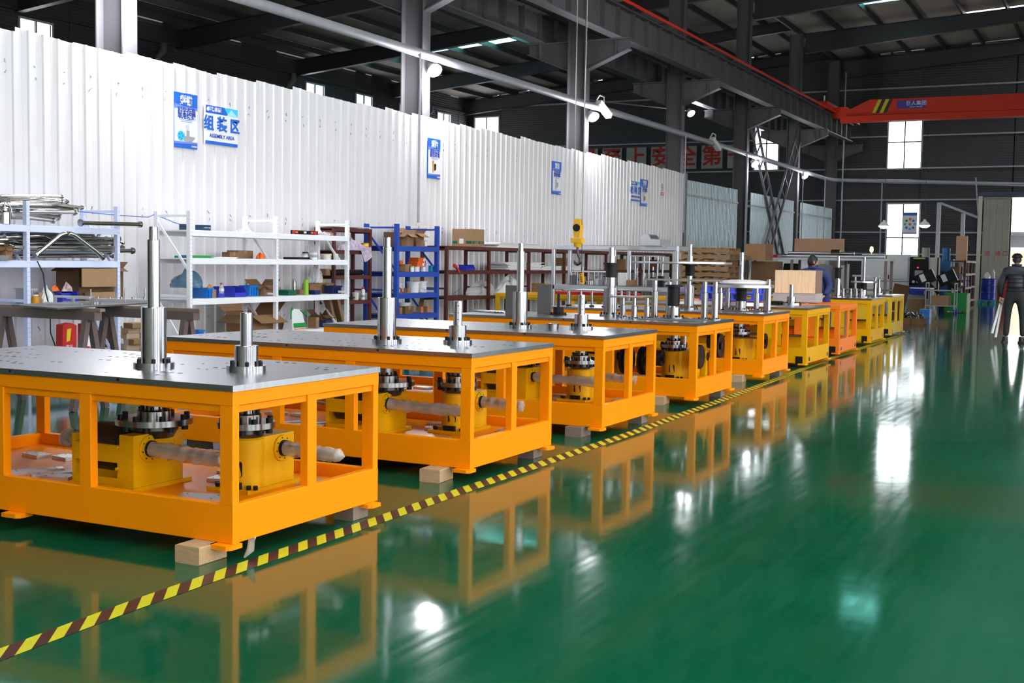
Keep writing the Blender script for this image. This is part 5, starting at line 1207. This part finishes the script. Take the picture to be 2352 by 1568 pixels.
for k in range(14):
    x = -8.75+.145*k; h = rq.uniform(.08, .34); m = rq.choice((GREYPLATE, ALU, STEEL, BLACK, SIGNW)); w = rq.uniform(.03, .055)
    t = thing('fixture_part', 'small steel fixture on the frame deck, %s from left in back row' % (ORD+['thirteenth', 'fourteenth'])[k], 'fixture', (x, 19.72, 1.063)); obj('base', rbox(-w, w, -.04, .04, 0, h*.45, .003), m, t)
    obj('pin', MB().cyl((0, 0, h*.45), (0, 0, h), w*.4, n=10), STEEL, t); obj('head', MB().box(-w*.8, w*.8, -.02, .02, h*.72, h*.8), rq.choice((ALU, BLACK)), t)
for k in range(3): one('machined_ring', MB().lathe([(.05, 0), (.075, 0), (.075, .06), (.05, .06), (.05, 0)], n=20), ALU, 'bright machined ring in the row at the left of the frame deck', 'ring', (-8.75+.17*k, 19.62, 1.063), 0, 'rings on the frame deck')
t = carton('bundle of bright rolled sheet on top of the aluminium frame', 18.95, 19.45, 1.742, .10, -6.9, .35, ALU, name='sheet_bundle', cat='bundle', tape=False); obj('coil', MB().cyl((-.1, -.2, .1), (-.1, .2, .1), .09, n=16), ALU, t)
carton('small brown carton on the frame deck', 19.25, 19.5, 1.063, .1, -7.5, .1, CARD)
# hook block hanging from the crane
hx, hy = -7.95, 18.0
t = thing('hook_block', 'yellow crane hook block hanging on two wire ropes', 'hook', (hx, hy, 0))
obj('side_plate', MB().prism([(-.055, 1.90), (-.045, 1.84), (.045, 1.84), (.055, 1.90), (.065, 2.02), (.05, 2.14), (-.05, 2.14), (-.065, 2.02)], 'y', -.06, .06), mat('hook_yellow_paint', (.80, .42, .01), .35), t)
obj('sheave', MB().cyl((0, -.075, 2.0), (0, .075, 2.0), .06, n=20), BLACKPL, t)
obj('crosshead', MB().box(-.09, .09, -.07, .07, 1.76, 1.835), MATS['hook_yellow_paint'], t); obj('shackle', MB().cyl((0, 0, 1.69), (0, 0, 1.76), .055, .07, n=16), MATS['hook_yellow_paint'], t)
obj('hook', MB().tube([(0, 0, 1.70), (0, 0, 1.60), (.02, 0, 1.55), (.055, 0, 1.50), (.05, 0, 1.44), (0, 0, 1.415), (-.05, 0, 1.44), (-.06, 0, 1.48)], .02, 8, [.022, .022, .024, .026, .026, .026, .02, .01]), DARKSTEEL, t)
for s in (-1, 1): obj('wire_rope', MB().cyl((s*.07, 0, 2.05), (s*.10, 0, 8.6), .008, n=6), ROPE, t)
t = thing('control_pendant', 'yellow push button pendant hanging below the hook on a cable', 'pendant', (-8.05, 18.4, 0))
obj('body', MB().bar((0, 0, 1.27), (.02, 0, 1.10), .06, .05), MATS['hook_yellow_paint'], t); obj('cord', MB().cyl((0, 0, 1.27), (-.02, 0, 8.5), .005, n=6), CABLEK, t)
for k in range(4): obj('button', MB().cyl((.003+.004*k, -.028, 1.245-.035*k), (.003+.004*k, -.04, 1.245-.035*k), .010, n=8), BLACKPL, t)

# ------------------------------------------------------------------ back of the hall
def pallet(label, x, y, z, rz=0):
    t = thing('timber_pallet', label, 'pallet', (x, y, z), rz)
    for q in (-.46, 0, .46): obj('stringer', cm('stringer', lambda: MB().box(-.6, .6, -.035, .035, .02, .115), PALLETW), None, t, (0, q, 0))
    for i in range(6): obj('deck_board', cm('deck_board', lambda: MB().box(-.045, .045, -.5, .5, .115, .135), PALLETW), None, t, (-.55+i*.22, 0, 0))
    for i in (0, 2, 5): obj('base_board', cm('base_board', lambda: MB().box(-.045, .045, -.5, .5, 0, .02), PALLETW), None, t, (-.55+i*.22, 0, 0))
for k in range(13): pallet('brown timber pallet in the tall stack, %s from the top' % (ORD+['thirteenth'])[12-k], -9.15+RND.uniform(-.05, .05), 28.6+RND.uniform(-.04, .04), .141*k, RND.uniform(-.03, .03))
for k, (x, y, z, w) in enumerate(((-8.2, 29.6, 1.55, .5), (-8.05, 29.8, 1.05, .6), (-8.1, 29.7, .5, .7), (-8.1, 29.7, 0, .7))):
    one('carton', rbox(-w/2, w/2, -.35, .35, 0, [.40, .48, .53, .48][k], .004), CARDD if k % 2 else CARD, 'brown carton in the column right of the pallets, %s from the top' % ORD[k], 'box', (x, y, z))
# tall steel work table across the back, with a bright long bar on it
t = thing('work_table', 'long dark steel work table with a grey top across the back', 'table', (-5.2, 30.0, 0))
obj('top', MB().box(-3.5, 0, 0, .9, 1.58, 1.63), GREYPAINT, t); obj('shelf', MB().box(-3.5, 0, .05, .85, .86, .89), TRM, t)
for x in (-3.45, -2.3, -1.15, -.05):
    for y in (.05, .85): obj('leg', MB().box(x-.03, x+.03, y-.03, y+.03, 0, 1.58), TRM, t)
one('round_bar', MB().cyl((-2.4, 0, 0), (.2, 0, 0), .045, n=14), ALU, 'long bright round bar lying on the work table', 'bar', (-5.5, 30.2, 1.676))
one('red_channel', MB().box(-.45, .45, -.04, .04, 0, .07), REDP, 'red channel bar lying at the left of the work table', 'bar', (-7.7, 30.25, 1.631))
carton('small brown carton on the right end of the work table', 30.3, 30.75, 1.631, .09, -5.35, .25, CARD)
for k in range(5): one('machined_part', MB().lathe([(0, 0), (.06, 0), (.06, .1), (.03, .1), (.03, .18), (0, .18)], n=14), STEEL, 'turned steel part on the lower shelf of the work table', 'part', (-8.2+.6*k, 30.4, .891), 0, 'turned parts on the work table shelf')
# lathe
t = thing('lathe', 'large cream slant front lathe with grey trim behind the worker', 'machine tool', (-8.9, 36.4, 0))
obj('bed', MB().box(-1.35, 1.35, -.7, .8, 0, .75), CREAM, t)
obj('hood', MB().prism([(-.72, .75), (-.1, 1.66), (.8, 1.70), (.8, .75)], 'x', -1.35, .62), CREAM, t)
obj('tail_cover', MB().prism([(-.72, .75), (-.3, 1.45), (.8, 1.5), (.8, .75)], 'x', .64, 1.35), GREYPAINT, t)
obj('door', MB().prism([(-.70, .80), (-.14, 1.62), (-.17, 1.64), (-.735, .80)], 'x', -.55, .45), SIGNW, t); obj('door_handle', MB().bar((.40, -.56, 1.05), (.40, -.40, 1.28), .04, .04), BLACKPL, t)
obj('window', MB().prism([(-.60, .98), (-.26, 1.48), (-.275, 1.49), (-.615, .98)], 'x', -.35, .15), BLACKPL, t)
obj('side_slot', MB().box(1.35, 1.356, -.3, .2, .3, .6), BLACKPL, t); obj('control_panel', MB().box(.75, 1.15, -.60, -.52, .95, 1.35), GREYPRINT, t)
for k in range(6): obj('button', MB().cyl((.82+.05*k, -.605, 1.02), (.82+.05*k, -.59, 1.02), .015, n=8), REDP if k == 2 else SIGNW, t)
one('plywood_board', MB().box(-.74, .74, -.02, .02, 0, .54), PLY, 'tan plywood board standing on top of the cream lathe', 'board', (-8.4, 36.9, 1.702))
t = thing('hydraulic_chuck', 'round bar held in a dark chuck in front of the plywood board', 'chuck', (-7.6, 35.6, 1.66)); obj('bar', MB().cyl((-1.4, 0, .14), (.5, 0, .14), .04, n=12), ALU, t); obj('chuck', MB().cyl((-.15, 0, .12), (.10, 0, .12), .13, n=18), DARKSTEEL, t); obj('bracket', MB().box(-.2, .3, -.06, .06, -.2, .02), DARKSTEEL, t)
obj('stand', MB().box(-.1, .1, -.05, .05, -1.66, -.2), DARKSTEEL, t)
# machining centre
t = thing('machining_centre', 'white machining centre with panel doors and an amber beacon on top', 'machine tool', (-7.9, 45.2, 0))
obj('base', MB().box(-.85, .85, 0, 1.6, 0, .9), SIGNW, t); obj('upper_body', MB().box(-.85, .85, 0, 1.6, .93, 1.87), SIGNW, t)
for x0 in (-.80, .02): obj('door', MB().box(x0, x0+.76, -.02, 0, 1.0, 1.80), SIGNW, t); obj('door_handle', MB().box(x0+.08, x0+.11, -.05, -.02, 1.0, 1.14), BLACKPL, t)
for x0 in (-.80, .02): obj('lower_panel', MB().box(x0, x0+.76, -.015, 0, .12, .84), SIGNW, t)
obj('name_strip', MB().box(-.4, .1, -.02, -.015, .55, .60), GREYPRINT, t)
bcn = obj('beacon', MB().lathe([(0, .28), (.05, .26), (.065, .16), (.05, .08), (.0, .07)], n=14), AMBERL, t, (-.55, .2, 1.87)); obj('beacon_stem', MB().cyl((0, 0, 0), (0, 0, .08), .015, n=8), SIGNW, bcn)
t = thing('control_cabinet', 'tall black control cabinet with a red lamp and yellow top stripe', 'cabinet', (-6.74, 45.0, 0))
obj('body', MB().box(-.30, .30, 0, .6, 0, 1.79), BLACKPL, t); obj('yellow_stripe', MB().box(-.18, .22, -.006, 0, 1.72, 1.77), LIME, t); obj('screen', MB().box(-.12, .16, -.006, 0, 1.10, 1.32), GREYPRINT, t)
obj('red_lamp', MB().cyl((-.02, -.02, 1.42), (-.02, 0, 1.42), .025, n=12), REDL, t)
for k in range(3): obj('dial', MB().cyl((-.15+.15*k, -.02, .92), (-.15+.15*k, 0, .92), .05, n=14), SIGNW, t)
t = thing('cover_panel', 'beige upright machine cover beside the black cabinet', 'panel', (-6.25, 45.1, 0)); obj('cover', MB().prism([(-.12, .0), (.06, .0), (.12, .3), (.12, 1.78), (-.12, 1.78)], 'y', 0, .4), CREAM, t); obj('edge', MB().box(.13, .17, 0, .4, .3, 1.78), BLACKPL, t)
bin_('royal blue bin in front of the black cabinet', 44.2, 44.8, .5, .28, -6.4, .5, BLUEBIN); one('bin_stand', rbox(-.3, .3, -.35, .25, 0, .5), GREYPRINT, 'dark stand under the blue bin by the black cabinet', 'stand', (-6.65, 44.65, 0))
# mills and their consoles
def mill(label, x, y, m):
    t = thing('milling_machine', label, 'machine tool', (x, y, 0))
    obj('column', MB().box(-.22, .22, 0, .5, 0, 1.75), m, t); obj('head', MB().box(-.20, .20, -.55, .05, 1.30, 1.68), m, t); obj('motor', MB().cyl((0, -.25, 1.68), (0, -.25, 2.15), .14, n=16), m, t)
    obj('quill', MB().cyl((0, -.35, 1.02), (0, -.35, 1.32), .06, n=12), STEEL, t); obj('table', MB().box(-.7, .6, -.65, -.1, .78, .88), DARKSTEEL, t); obj('knee', MB().box(-.2, .2, -.5, 0, .3, .78), m, t)
    obj('lamp_arm', MB().tube([(-.2, -.3, 1.5), (-.5, -.45, 1.75), (-.75, -.5, 1.62)], .03, 8), STEEL, t); obj('lamp_shade', MB().lathe([(.12, 0), (.05, .12), (0, .13)], n=14), STEEL, t, (-.78, -.5, 1.52))
mill('blue milling machine with upright motor and steel lamp arm', -6.18, 48.0, mat('machine_blue_paint', (.015, .10, .26), .45)); mill('pale green milling machine left of the blue one', -6.85, 47.6, mat('pale_green_machine_paint', (.30, .34, .28), .5))
def console(label, x, y, a):
    t = thing('console', label, 'console', (x, y, 0)); obj('screen_box', MB().box(-.30, .30, -.12, .12, 0, .42, Matrix.Translation((0, 0, .88)) @ Matrix.Rotation(a, 4, 'Y')), BLACKPL, t)
    obj('label_plate', MB().box(-.16, .0, -.128, -.12, .12, .38, Matrix.Translation((0, 0, .88)) @ Matrix.Rotation(a, 4, 'Y')), SIGNW, t); obj('stand', MB().box(-.06, .06, -.05, .05, 0, .92), BLACKPL, t); obj('arm', MB().bar((0, 0, .9), (.3, .2, .55), .08, .08), BLACKPL, t)
console('left black tilted console with a white label', -6.15, 43.4, -.45); console('right black tilted console with a white label', -5.62, 44.6, -.45)
# benches, carts and bins by the aisle
t = thing('white_bench', 'white topped bench on thin legs, near the last base', 'bench', (-6.2, 41.6, 0)); obj('top', MB().box(-.45, .45, -.3, .3, .74, .77), SIGNW, t)
for x in (-.42, .42):
    for y in (-.27, .27): obj('leg', MB().box(x-.02, x+.02, y-.02, y+.02, 0, .74), SIGNW, t)
carton('wide tan wooden box under the white bench', 41.5, 42.2, 0, .40, -5.95, .55, CARDL, name='tan_box', tape=False)
one('cardboard_sheet', MB().bar((0, 0, 0), (.15, .1, .85), .5, .01, (0, 1, 0)), CARDD, 'brown cardboard leaning against the left of the white bench', 'cardboard', (-6.80, 41.1, .01))
def cart(label, x, y, m):
    t = thing('hand_cart', label, 'cart', (x, y, 0))
    for z in (.22, .70): obj('deck', MB().box(-.45, .45, -.32, .32, z, z+.03), m, t)
    for a in (-.43, .43):
        for b in (-.30, .30): obj('post', MB().box(a-.015, a+.015, b-.015, b+.015, .2, .95), GREYPAINT, t); obj('wheel', MB().cyl((a-.02, b, .07), (a+.02, b, .07), .07, n=14), BLUEBIN if a > 0 else BLACKPL, t); obj('fork', MB().box(a-.025, a+.025, b-.02, b+.02, .08, .22), GREYPAINT, t)
        obj('rail', MB().box(a-.015, a+.015, -.30, .30, .93, .96), GREYPAINT, t)
cart('grey two deck hand cart with blue wheels', -5.35, 40.6, GREYPRINT)
carton('tan wooden box on the lower deck of the hand cart', 40.35, 40.95, .252, .30, -5.1, .5, CARDL, name='tan_box', tape=False)
t = thing('scrap_bin', 'green steel scrap bin on the aisle edge', 'bin', (-5.05, 42.1, 0))
for q in ((-.34, .34, -.45, -.43), (-.34, .34, .43, .45), (-.34, -.32, -.43, .43), (.32, .34, -.43, .43)): obj('side', MB().box(*q, .04, .62), GREENP, t)
obj('bottom', MB().box(-.32, .32, -.43, .43, .04, .06), GREENP, t); obj('rim', MB().box(-.36, .36, -.47, -.45, .58, .62), GREENP, t)
for q in (-.3, .3): obj('foot', MB().box(q-.04, q+.04, -.4, .4, 0, .04), GREENP, t)
carton('small bright blue box on the floor before the hand cart', 37.1, 37.5, 0, .22, -5.2, .28, SKYBIN, name='blue_box', tape=False)
for k, (x, w) in enumerate(((-5.15, .34), (-4.82, .30))):
    t = thing('scrap_tray', 'low brown tray of shiny offcuts on the floor, %s one' % ('left' if k == 0 else 'right'), 'tray', (x, 32.6, 0))
    for q in ((-w/2, w/2, -.3, -.28), (-w/2, w/2, .28, .3), (-w/2, -w/2+.02, -.28, .28), (w/2-.02, w/2, -.28, .28)): obj('side', MB().box(*q, 0, .15), CARDD, t)
    obj('bottom', MB().box(-w/2+.02, w/2-.02, -.28, .28, 0, .02), CARDD, t)
    s = MB(); rr = random.Random(k)
    for i in range(40): p = Vector((rr.uniform(-.12, .12), rr.uniform(-.2, .2), rr.uniform(.05, .26))); s.cyl(p, p+Vector((rr.uniform(-.06, .06), rr.uniform(-.06, .06), rr.uniform(.02, .06))), rr.uniform(.012, .03), n=8)
    stuff(obj('bright_offcut', s, STEEL, t))
# maroon racks at the aisle end, barrels
rack('shelf_rack', 'dark maroon rack at the far end of the aisle, nearer of two', -5.45, -6.2, [47.6, 49.4], 1.72, [1.70, 1.22, .72, .2], MAROON, brace=False, pw=.06, pd=.06)
rack('shelf_rack', 'dark maroon rack at the far end of the aisle, beside the blue barrels', -5.62, -6.3, [50.0, 52.2], 1.72, [1.70, 1.22, .72, .2], mat('pinkish_rack_paint', (.22, .13, .10), .6), brace=False, pw=.06, pd=.06)
for k in range(6): vessel('blue_can', 'blue can on the far maroon rack, %s from the near end' % ORD[k], 'can', -5.95, 50.3+.32*k, .722, [(.14, 0), (.14, .34), (.05, .36), (0, .36)], BLUEBIN, rz=0)['group'] = 'blue cans on the far rack'
for k in range(4): carton('brown carton on the far maroon racks, %s from the left' % ORD[k], 47.75+.42*k, 48.2+.42*k, .722 if k % 2 else 1.222, .25, -5.7, .3, CARDD if k else CARD)
def barrel(label, x, y, m, g=None):
    t = thing('barrel', label, 'barrel', (x, y, .14), 0, g); obj('drum', MB().lathe([(0, 0), (.28, 0), (.29, .02), (.28, .05), (.28, .28), (.29, .30), (.28, .32), (.28, .58), (.29, .60), (.28, .62), (.28, .84), (.29, .87), (.27, .87), (.27, .85), (0, .85)], n=26), m, t); obj('bung', MB().cyl((.15, 0, .85), (.15, 0, .88), .035, n=10), WHITEPL, t)
    return t
BARB = mat('blue_barrel_paint', (.015, .03, .32), .35)
barrel('blue steel barrel on a turquoise pallet by the gate', -5.18, 53.0, BARB); barrel('red steel barrel right of the blue barrel by the gate', -4.62, 53.6, REDP)
t = thing('barrel_pallet', 'turquoise pallet under the blue barrels', 'pallet', (-5.22, 53.05, 0)); obj('deck', MB().box(-.33, .33, -.4, .4, .10, .14), TEALBIN, t)
for q in (-.26, 0, .26): obj('skid', MB().box(q-.06, q+.06, -.4, .4, 0, .10), TEALBIN, t)
one('barrel_pallet', rbox(-.3, .3, -.35, .35, 0, .14), PALLETW, 'brown wooden base under the red barrel', 'pallet', (-4.62, 53.6, 0))
bag('white_bag', 'white crumpled bag on top of the blue barrel', 'bag', -5.25, 52.98, 1.012, .3, .3, .22, WHITEPL, 41)
vessel('white_canister', 'slim white canister at the right edge of the blue barrel top', 'canister', -5.02, 52.95, 1.012, [(.07, 0), (.07, .25), (.03, .3), (.03, .36), (0, .36)], CREAM)
# jib post, pendants, window poster
t = thing('jib_post', 'two tall grey posts with a sloping arm above the mills', 'post', (-6.81, 50.0, 0)); obj('post', MB().box(-.07, .07, -.07, .07, 0, 3.94), PIPEM, t); obj('post', MB().box(.83, .97, -.07, .07, 0, 3.52), PIPEM, t)
obj('arm', MB().bar((.05, 0, 3.92), (1.45, 0, 3.36), .09, .09), PIPEM, t); obj('stay', MB().cyl((1.3, 0, 4.9), (1.45, 0, 3.36), .025, n=8), PIPEM, t); obj('carton_sleeve', MB().box(.70, 1.10, -.1, .1, 1.7, 2.65), PLY, t)
for k, (x, z) in enumerate(((-8.40, 2.95), (-6.94, 2.98))):
    t = thing('pendant_lamp', '%s lit white pendant lamp hanging before the end window' % ('left' if k == 0 else 'right'), 'lamp', (x, 47.4, z))
    obj('shade', MB().lathe([(.21, 0), (.14, .09), (.05, .17), (.04, .22), (0, .22)], n=20), WHITEPL, t); obj('bulb', MB().lathe([(0, -.10), (.10, -.085), (.18, -.03), (.20, .0), (0, .0)], n=16), LAMPW2, t); obj('cord', MB().cyl((0, 0, .2), (0, 0, 3.6), .008, n=6), CABLEK, t)
t = thing('window_poster', 'blue and white poster with a ring of coloured dots on the end window', 'poster', (-8.92, YE-.10, 2.84)); obj('board', MB().box(0, .58, 0, .02, 0, .92), SIGNW, t)
obj('blue_header', MB().box(0, .58, -.002, 0, .79, .92), BLUESIGN, t); obj('blue_footer', MB().box(0, .58, -.002, 0, 0, .05), BLUESIGN, t)
for k in range(9):
    a = PI/2+2*PI*k/8; c = (.29, .42) if k == 8 else (.29+.20*math.cos(a), .42+.21*math.sin(a)); obj('dot', MB().cyl((c[0], -.003, c[1]), (c[0], 0, c[1]), .055, n=14), [ORANGEPL, GREENP, BLUESIGN2, BLUESIGN, BLUESIGN2, BLUESIGN, BLUESIGN2, BLUESIGN, ORANGEPL][k], t)
# beyond the gate
t = thing('outer_building', 'pale building with a tan lower wall seen through the gate', 'building', (-3, 74, 0)); obj('lower_wall', MB().box(-6, 12, 0, .3, -.02, 2.3), mat('tan_rendered_wall', (.80, .62, .38), .8), t); obj('upper_wall', MB().box(-6, 12, .05, .3, 2.3, 3.0), SIGNW, t); obj('canopy', MB().box(-6.2, 12, -1.6, .3, 3.0, 3.18), GREYPAINT, t)
t = thing('gate_beam', 'grey horizontal beam across the open gate', 'beam', (-4.9, 57.5, 0)); obj('beam', MB().box(0, 7, 0, .2, 2.86, 3.02), GREYPAINT, t); obj('sign_panel', MB().box(.1, 7, .05, .12, 2.35, 2.86), GREYPAINT, t)
for x in (0, 6.9): obj('leg', MB().box(x, x+.12, 0, .2, -.02, 2.86), GREYPAINT, t)
#@@PEOPLE
# ------------------------------------------------------------------ people
def skin_body(name, joints, edges, m, parent, sub=2):
    # joints: (x, y, z, rx, ry); one continuous skinned surface rooted at joint 0
    me = bpy.data.meshes.new(name); me.from_pydata([j[:3] for j in joints], edges, [])
    o = bpy.data.objects.new(name, me); COL.objects.link(o); o.parent = parent
    o.modifiers.new('skin', 'SKIN'); s = o.modifiers.new('smooth', 'SUBSURF'); s.levels = sub; s.render_levels = sub
    for v, j in zip(me.skin_vertices[0].data, joints): v.radius = (j[3], j[4] if len(j) > 4 else j[3])
    me.skin_vertices[0].data[0].use_root = True
    bpy.context.view_layer.update(); dg = bpy.context.evaluated_depsgraph_get()
    m2 = bpy.data.meshes.new_from_object(o.evaluated_get(dg)); o.modifiers.clear(); o.data = m2; m2.materials.clear(); m2.materials.append(m)
    m2.polygons.foreach_set('use_smooth', [True]*len(m2.polygons)); return o
def head(parent, c, turn=0.0, nod=0.0, hair=True, cap=False):
    # sculpted head: local +y is the face
    n, k = 20, 16; vs = []; fs = []
    def shape(u, v):      # u around, v pole to pole
        x = .073*math.sin(v)*math.cos(u); y = .093*math.sin(v)*math.sin(u); z = .118*math.cos(v)
        f = max(0, math.sin(u))
        if z < 0: x *= 1-.26*(-z/.118)**1.5; y *= 1-.12*(-z/.118)
        if f > .9 and -.035 < z < .012: y += .020*(f-.9)/.1*(1-abs(z+.014)/.026)      # nose
        if f > .8 and .012 <= z < .036: y -= .006                                     # eye line
        if f > .85 and -.066 < z < -.05: y += .004                                    # lips
        return (x, y, z)
    for j in range(1, k):
        for i in range(n): vs.append(shape(2*PI*i/n, PI*j/k))
    vs += [(0, 0, .118), (0, 0, -.112)]
    for j in range(k-2):
        for i in range(n): fs.append((j*n+i, (j+1)*n+i, (j+1)*n+(i+1) % n, j*n+(i+1) % n))
    for i in range(n): fs.append((len(vs)-2, i, (i+1) % n)); fs.append((len(vs)-1, (k-2)*n+(i+1) % n, (k-2)*n+i))
    h = obj('head', MB().add(vs, fs, True), SKIN, parent, c); h.rotation_euler = (nod, 0, turn)
    for s in (-1, 1):
        obj('ear', MB().lathe([(0, -.03), (.013, -.02), (.016, 0), (.014, .02), (0, .032)], n=10), SKIN, h, (s*.074, -.006, -.004))
        obj('eye', MB().lathe([(0, -.008), (.010, 0), (0, .008)], n=10), BLACKPL, h, (s*.030, .082, .016))
    obj('mouth', MB().box(-.022, .022, .083, .089, -.060, -.055), mat('lip_'+str(len(MATS)), (.35, .12, .10), .5), h)
    hv = []; hf = []; kk = 9
    for j in range(kk+1):
        for i in range(n):
            u = 2*PI*i/n; f = math.sin(u); vmax = (1.95 if f < .1 else 1.95-(f-.1)*.85); v = .02+vmax*j/kk
            q = Vector((.073*math.sin(v)*math.cos(u), .093*math.sin(v)*math.sin(u), .118*math.cos(v))); g = 1.09+.02*math.sin(9*u+3*j)
            if q.z < 0: q.x *= 1-.1*(-q.z/.118)
            hv.append(tuple(q*g))
    for j in range(kk):
        for i in range(n): hf.append((j*n+i, (j+1)*n+i, (j+1)*n+(i+1) % n, j*n+(i+1) % n))
    obj('hair', MB().add(hv, hf, True), HAIR, h)
    if cap: obj('cap', MB().lathe([(.0, .118), (.05, .116), (.088, .085), (.102, .05), (.098, .035)], n=24), BLACKPL, h).scale = (1, 1.1, 1.05)
    return h
def hand(parent, wrist, d, curl, side, m=SKIN, s=1.0):
    # palm plus five separate fingers; d is the direction the fingers point, curl the direction they close
    w = Vector(wrist); d = Vector(d).normalized(); c = Vector(curl).normalized(); a = d.cross(c).normalized()*side
    J = [tuple(w+d*.045*s)+(.030*s, .016*s), tuple(w-d*.01*s)+(.022*s, .018*s), tuple(w+d*.085*s)+(.034*s, .015*s)]; E = [(0, 1), (0, 2)]
    for k, L in enumerate((.072, .080, .075, .058)):
        o = a*((k-1.5)*.019*s)*-1; p = w+d*.088*s+o; base = len(J)
        J.append(tuple(p)+(.0088*s, .0088*s)); E.append((2, base)); q = p
        for t, (fd, fc) in enumerate(((.42, .10), (.22, .26), (-.02, .24))):
            q = q+d*(L*s*fd)+c*(L*s*fc); J.append(tuple(q)+((.0085-.0012*t)*s,)*2); E.append((len(J)-2, len(J)-1))
    b = len(J); p = w+d*.03*s+a*.03*s; J.append(tuple(p)+(.012*s,)*2); E.append((0, b))
    for fd, fc, fa in ((.02, .018, .016), (.024, .022, -.004)): p = p+d*fd*s+c*fc*s+a*fa*s; J.append(tuple(p)+(.0095*s,)*2); E.append((len(J)-2, len(J)-1))
    return skin_body('hand', J, E, m, parent, 1)
# man in the aisle, seen from behind: stands with feet apart, white tubes hang from his left hand
man = thing('person', 'person in a black quilted jacket and dark trousers holding white tubes, seen from behind', 'person', (-2.03, 25.9, 0))
body = skin_body('body', [(0, 0, .93, .155, .115), (0, 0, 1.10, .15, .11), (0, .01, 1.28, .175, .12), (0, .0, 1.42, .16, .10), (0, .01, 1.50, .062, .062), (0, .02, 1.56, .055, .06),
    (-.115, 0, .86, .098, .105), (-.135, .01, .50, .066, .07), (-.145, -.01, .12, .052, .056), (.115, 0, .86, .098, .105), (.145, .02, .50, .066, .07), (.165, .0, .12, .052, .056),
    (-.19, 0, 1.41, .078, .078), (-.265, -.01, 1.13, .058, .058), (-.275, .05, .90, .040, .040), (.19, 0, 1.41, .078, .078), (.265, .0, 1.13, .058, .058), (.255, .10, .93, .040, .040)],
    [(0, 1), (1, 2), (2, 3), (3, 4), (4, 5), (0, 6), (6, 7), (7, 8), (0, 9), (9, 10), (10, 11), (3, 12), (12, 13), (13, 14), (3, 15), (15, 16), (16, 17)], TROUSER, man)
skin_body('jacket', [(0, 0, 1.00, .178, .135), (0, 0, 1.14, .175, .132), (0, .005, 1.29, .198, .142), (0, 0, 1.42, .172, .12), (0, .005, 1.51, .082, .082), (-.20, 0, 1.41, .095, .095), (-.282, -.01, 1.13, .077, .077), (-.285, .045, .93, .056, .056), (.20, 0, 1.41, .095, .095), (.282, 0, 1.13, .077, .077), (.268, .09, .95, .056, .056)],
    [(0, 1), (1, 2), (2, 3), (3, 4), (3, 5), (5, 6), (6, 7), (3, 8), (8, 9), (9, 10)], JACKET, man)
for z, r in ((1.02, .176), (1.10, .176), (1.18, .18), (1.26, .186), (1.34, .184)):
    obj('quilt_seam', MB().tube([(r*1.02*math.cos(a), .78*r*math.sin(a), z) for a in [2*PI*i/28 for i in range(29)]], .007, 6), BLACKPL, man)
obj('collar', MB().tube([(.078*math.cos(a), .012+.078*math.sin(a), 1.525) for a in [2*PI*i/20 for i in range(21)]], .022, 8), JACKET, man)
head(man, (0, .025, 1.63), 0, .05, cap=True)
for s in (-1, 1):
    sh = obj('shoe', MB().prism([(-.045, -.10), (.045, -.10), (.052, .08), (.035, .17), (-.025, .18), (-.052, .10)], 'z', 0, .03).lathe([(.052, .028), (.05, .09), (.045, .12), (0, .12)], (0, -.03, 0), 14).tube([(0, -.04, .05), (0, .06, .055), (0, .14, .035)], .045, 10, [.05, .045, .03]), SHOE, man, (s*.155-.005, .0, .0), -s*.25)
hand(man, (-.277, .055, .885), (-.02, .03, -1), (.75, .6, 0), 1); hand(man, (.254, .105, .915), (0, .12, -1), (-.9, .3, 0), -1)
for k, (a, b) in enumerate((((-.262, .13, .86), (-.40, -.02, .17)), ((-.235, .135, .87), (-.335, .02, .09)))):
    t = one('white_tube', MB().cyl((0, 0, 0), tuple(Vector(b)-Vector(a)), .022, .026, n=14), WHITEPL, 'white plastic tube hanging from the standing man\'s left hand, %s one' % ('left' if k == 0 else 'right'), 'tube', (-2.03+a[0], 25.9+a[1], a[2]))
# worker in navy, bending over behind the pine crate
wk = thing('person', 'person in navy work clothes bending down behind the pine crate', 'person', (-5.13, 22.25, 0))
skin_body('body', [(.06, .18, .88, .155, .125), (.04, .10, 1.08, .16, .13), (.02, .02, 1.26, .18, .13), (0, -.03, 1.36, .16, .105), (-.02, -.05, 1.42, .07, .07), (-.03, -.06, 1.46, .058, .06),
    (-.05, .18, .80, .10, .11), (-.08, .22, .46, .068, .075), (-.08, .18, .08, .055, .06), (.18, .18, .80, .10, .11), (.20, .24, .46, .068, .075), (.20, .2, .08, .055, .06),
    (-.20, -.04, 1.33, .085, .085), (-.26, -.02, 1.06, .062, .062), (-.18, -.18, .95, .045, .045), (.20, -.01, 1.33, .085, .085), (.27, .04, 1.06, .066, .066), (.22, -.12, .93, .045, .045)],
    [(0, 1), (1, 2), (2, 3), (3, 4), (4, 5), (0, 6), (6, 7), (7, 8), (0, 9), (9, 10), (10, 11), (3, 12), (12, 13), (13, 14), (3, 15), (15, 16), (16, 17)], WORKB, wk)
obj('collar', MB().tube([(-.02+.075*math.cos(a), -.05+.075*math.sin(a), 1.435+.02*math.sin(a)) for a in [2*PI*i/20 for i in range(21)]], .02, 8), WORKB, wk)
head(wk, (-.03, -.035, 1.515), -1.05, .25)
hand(wk, (-.17, -.20, .935), (.3, -.8, -.4), (0, 0, -1), 1); hand(wk, (.21, -.14, .915), (-.3, -.8, -.4), (0, 0, -1), -1)
for s in (-1, 1): obj('shoe', MB().prism([(-.05, -.17), (.05, -.17), (.055, .08), (-.055, .08)], 'z', 0, .035).tube([(0, -.14, .04), (0, -.05, .06), (0, .03, .06)], .05, 10, [.03, .045, .052]), SHOE, wk, (.06+s*.14, .17, 0))
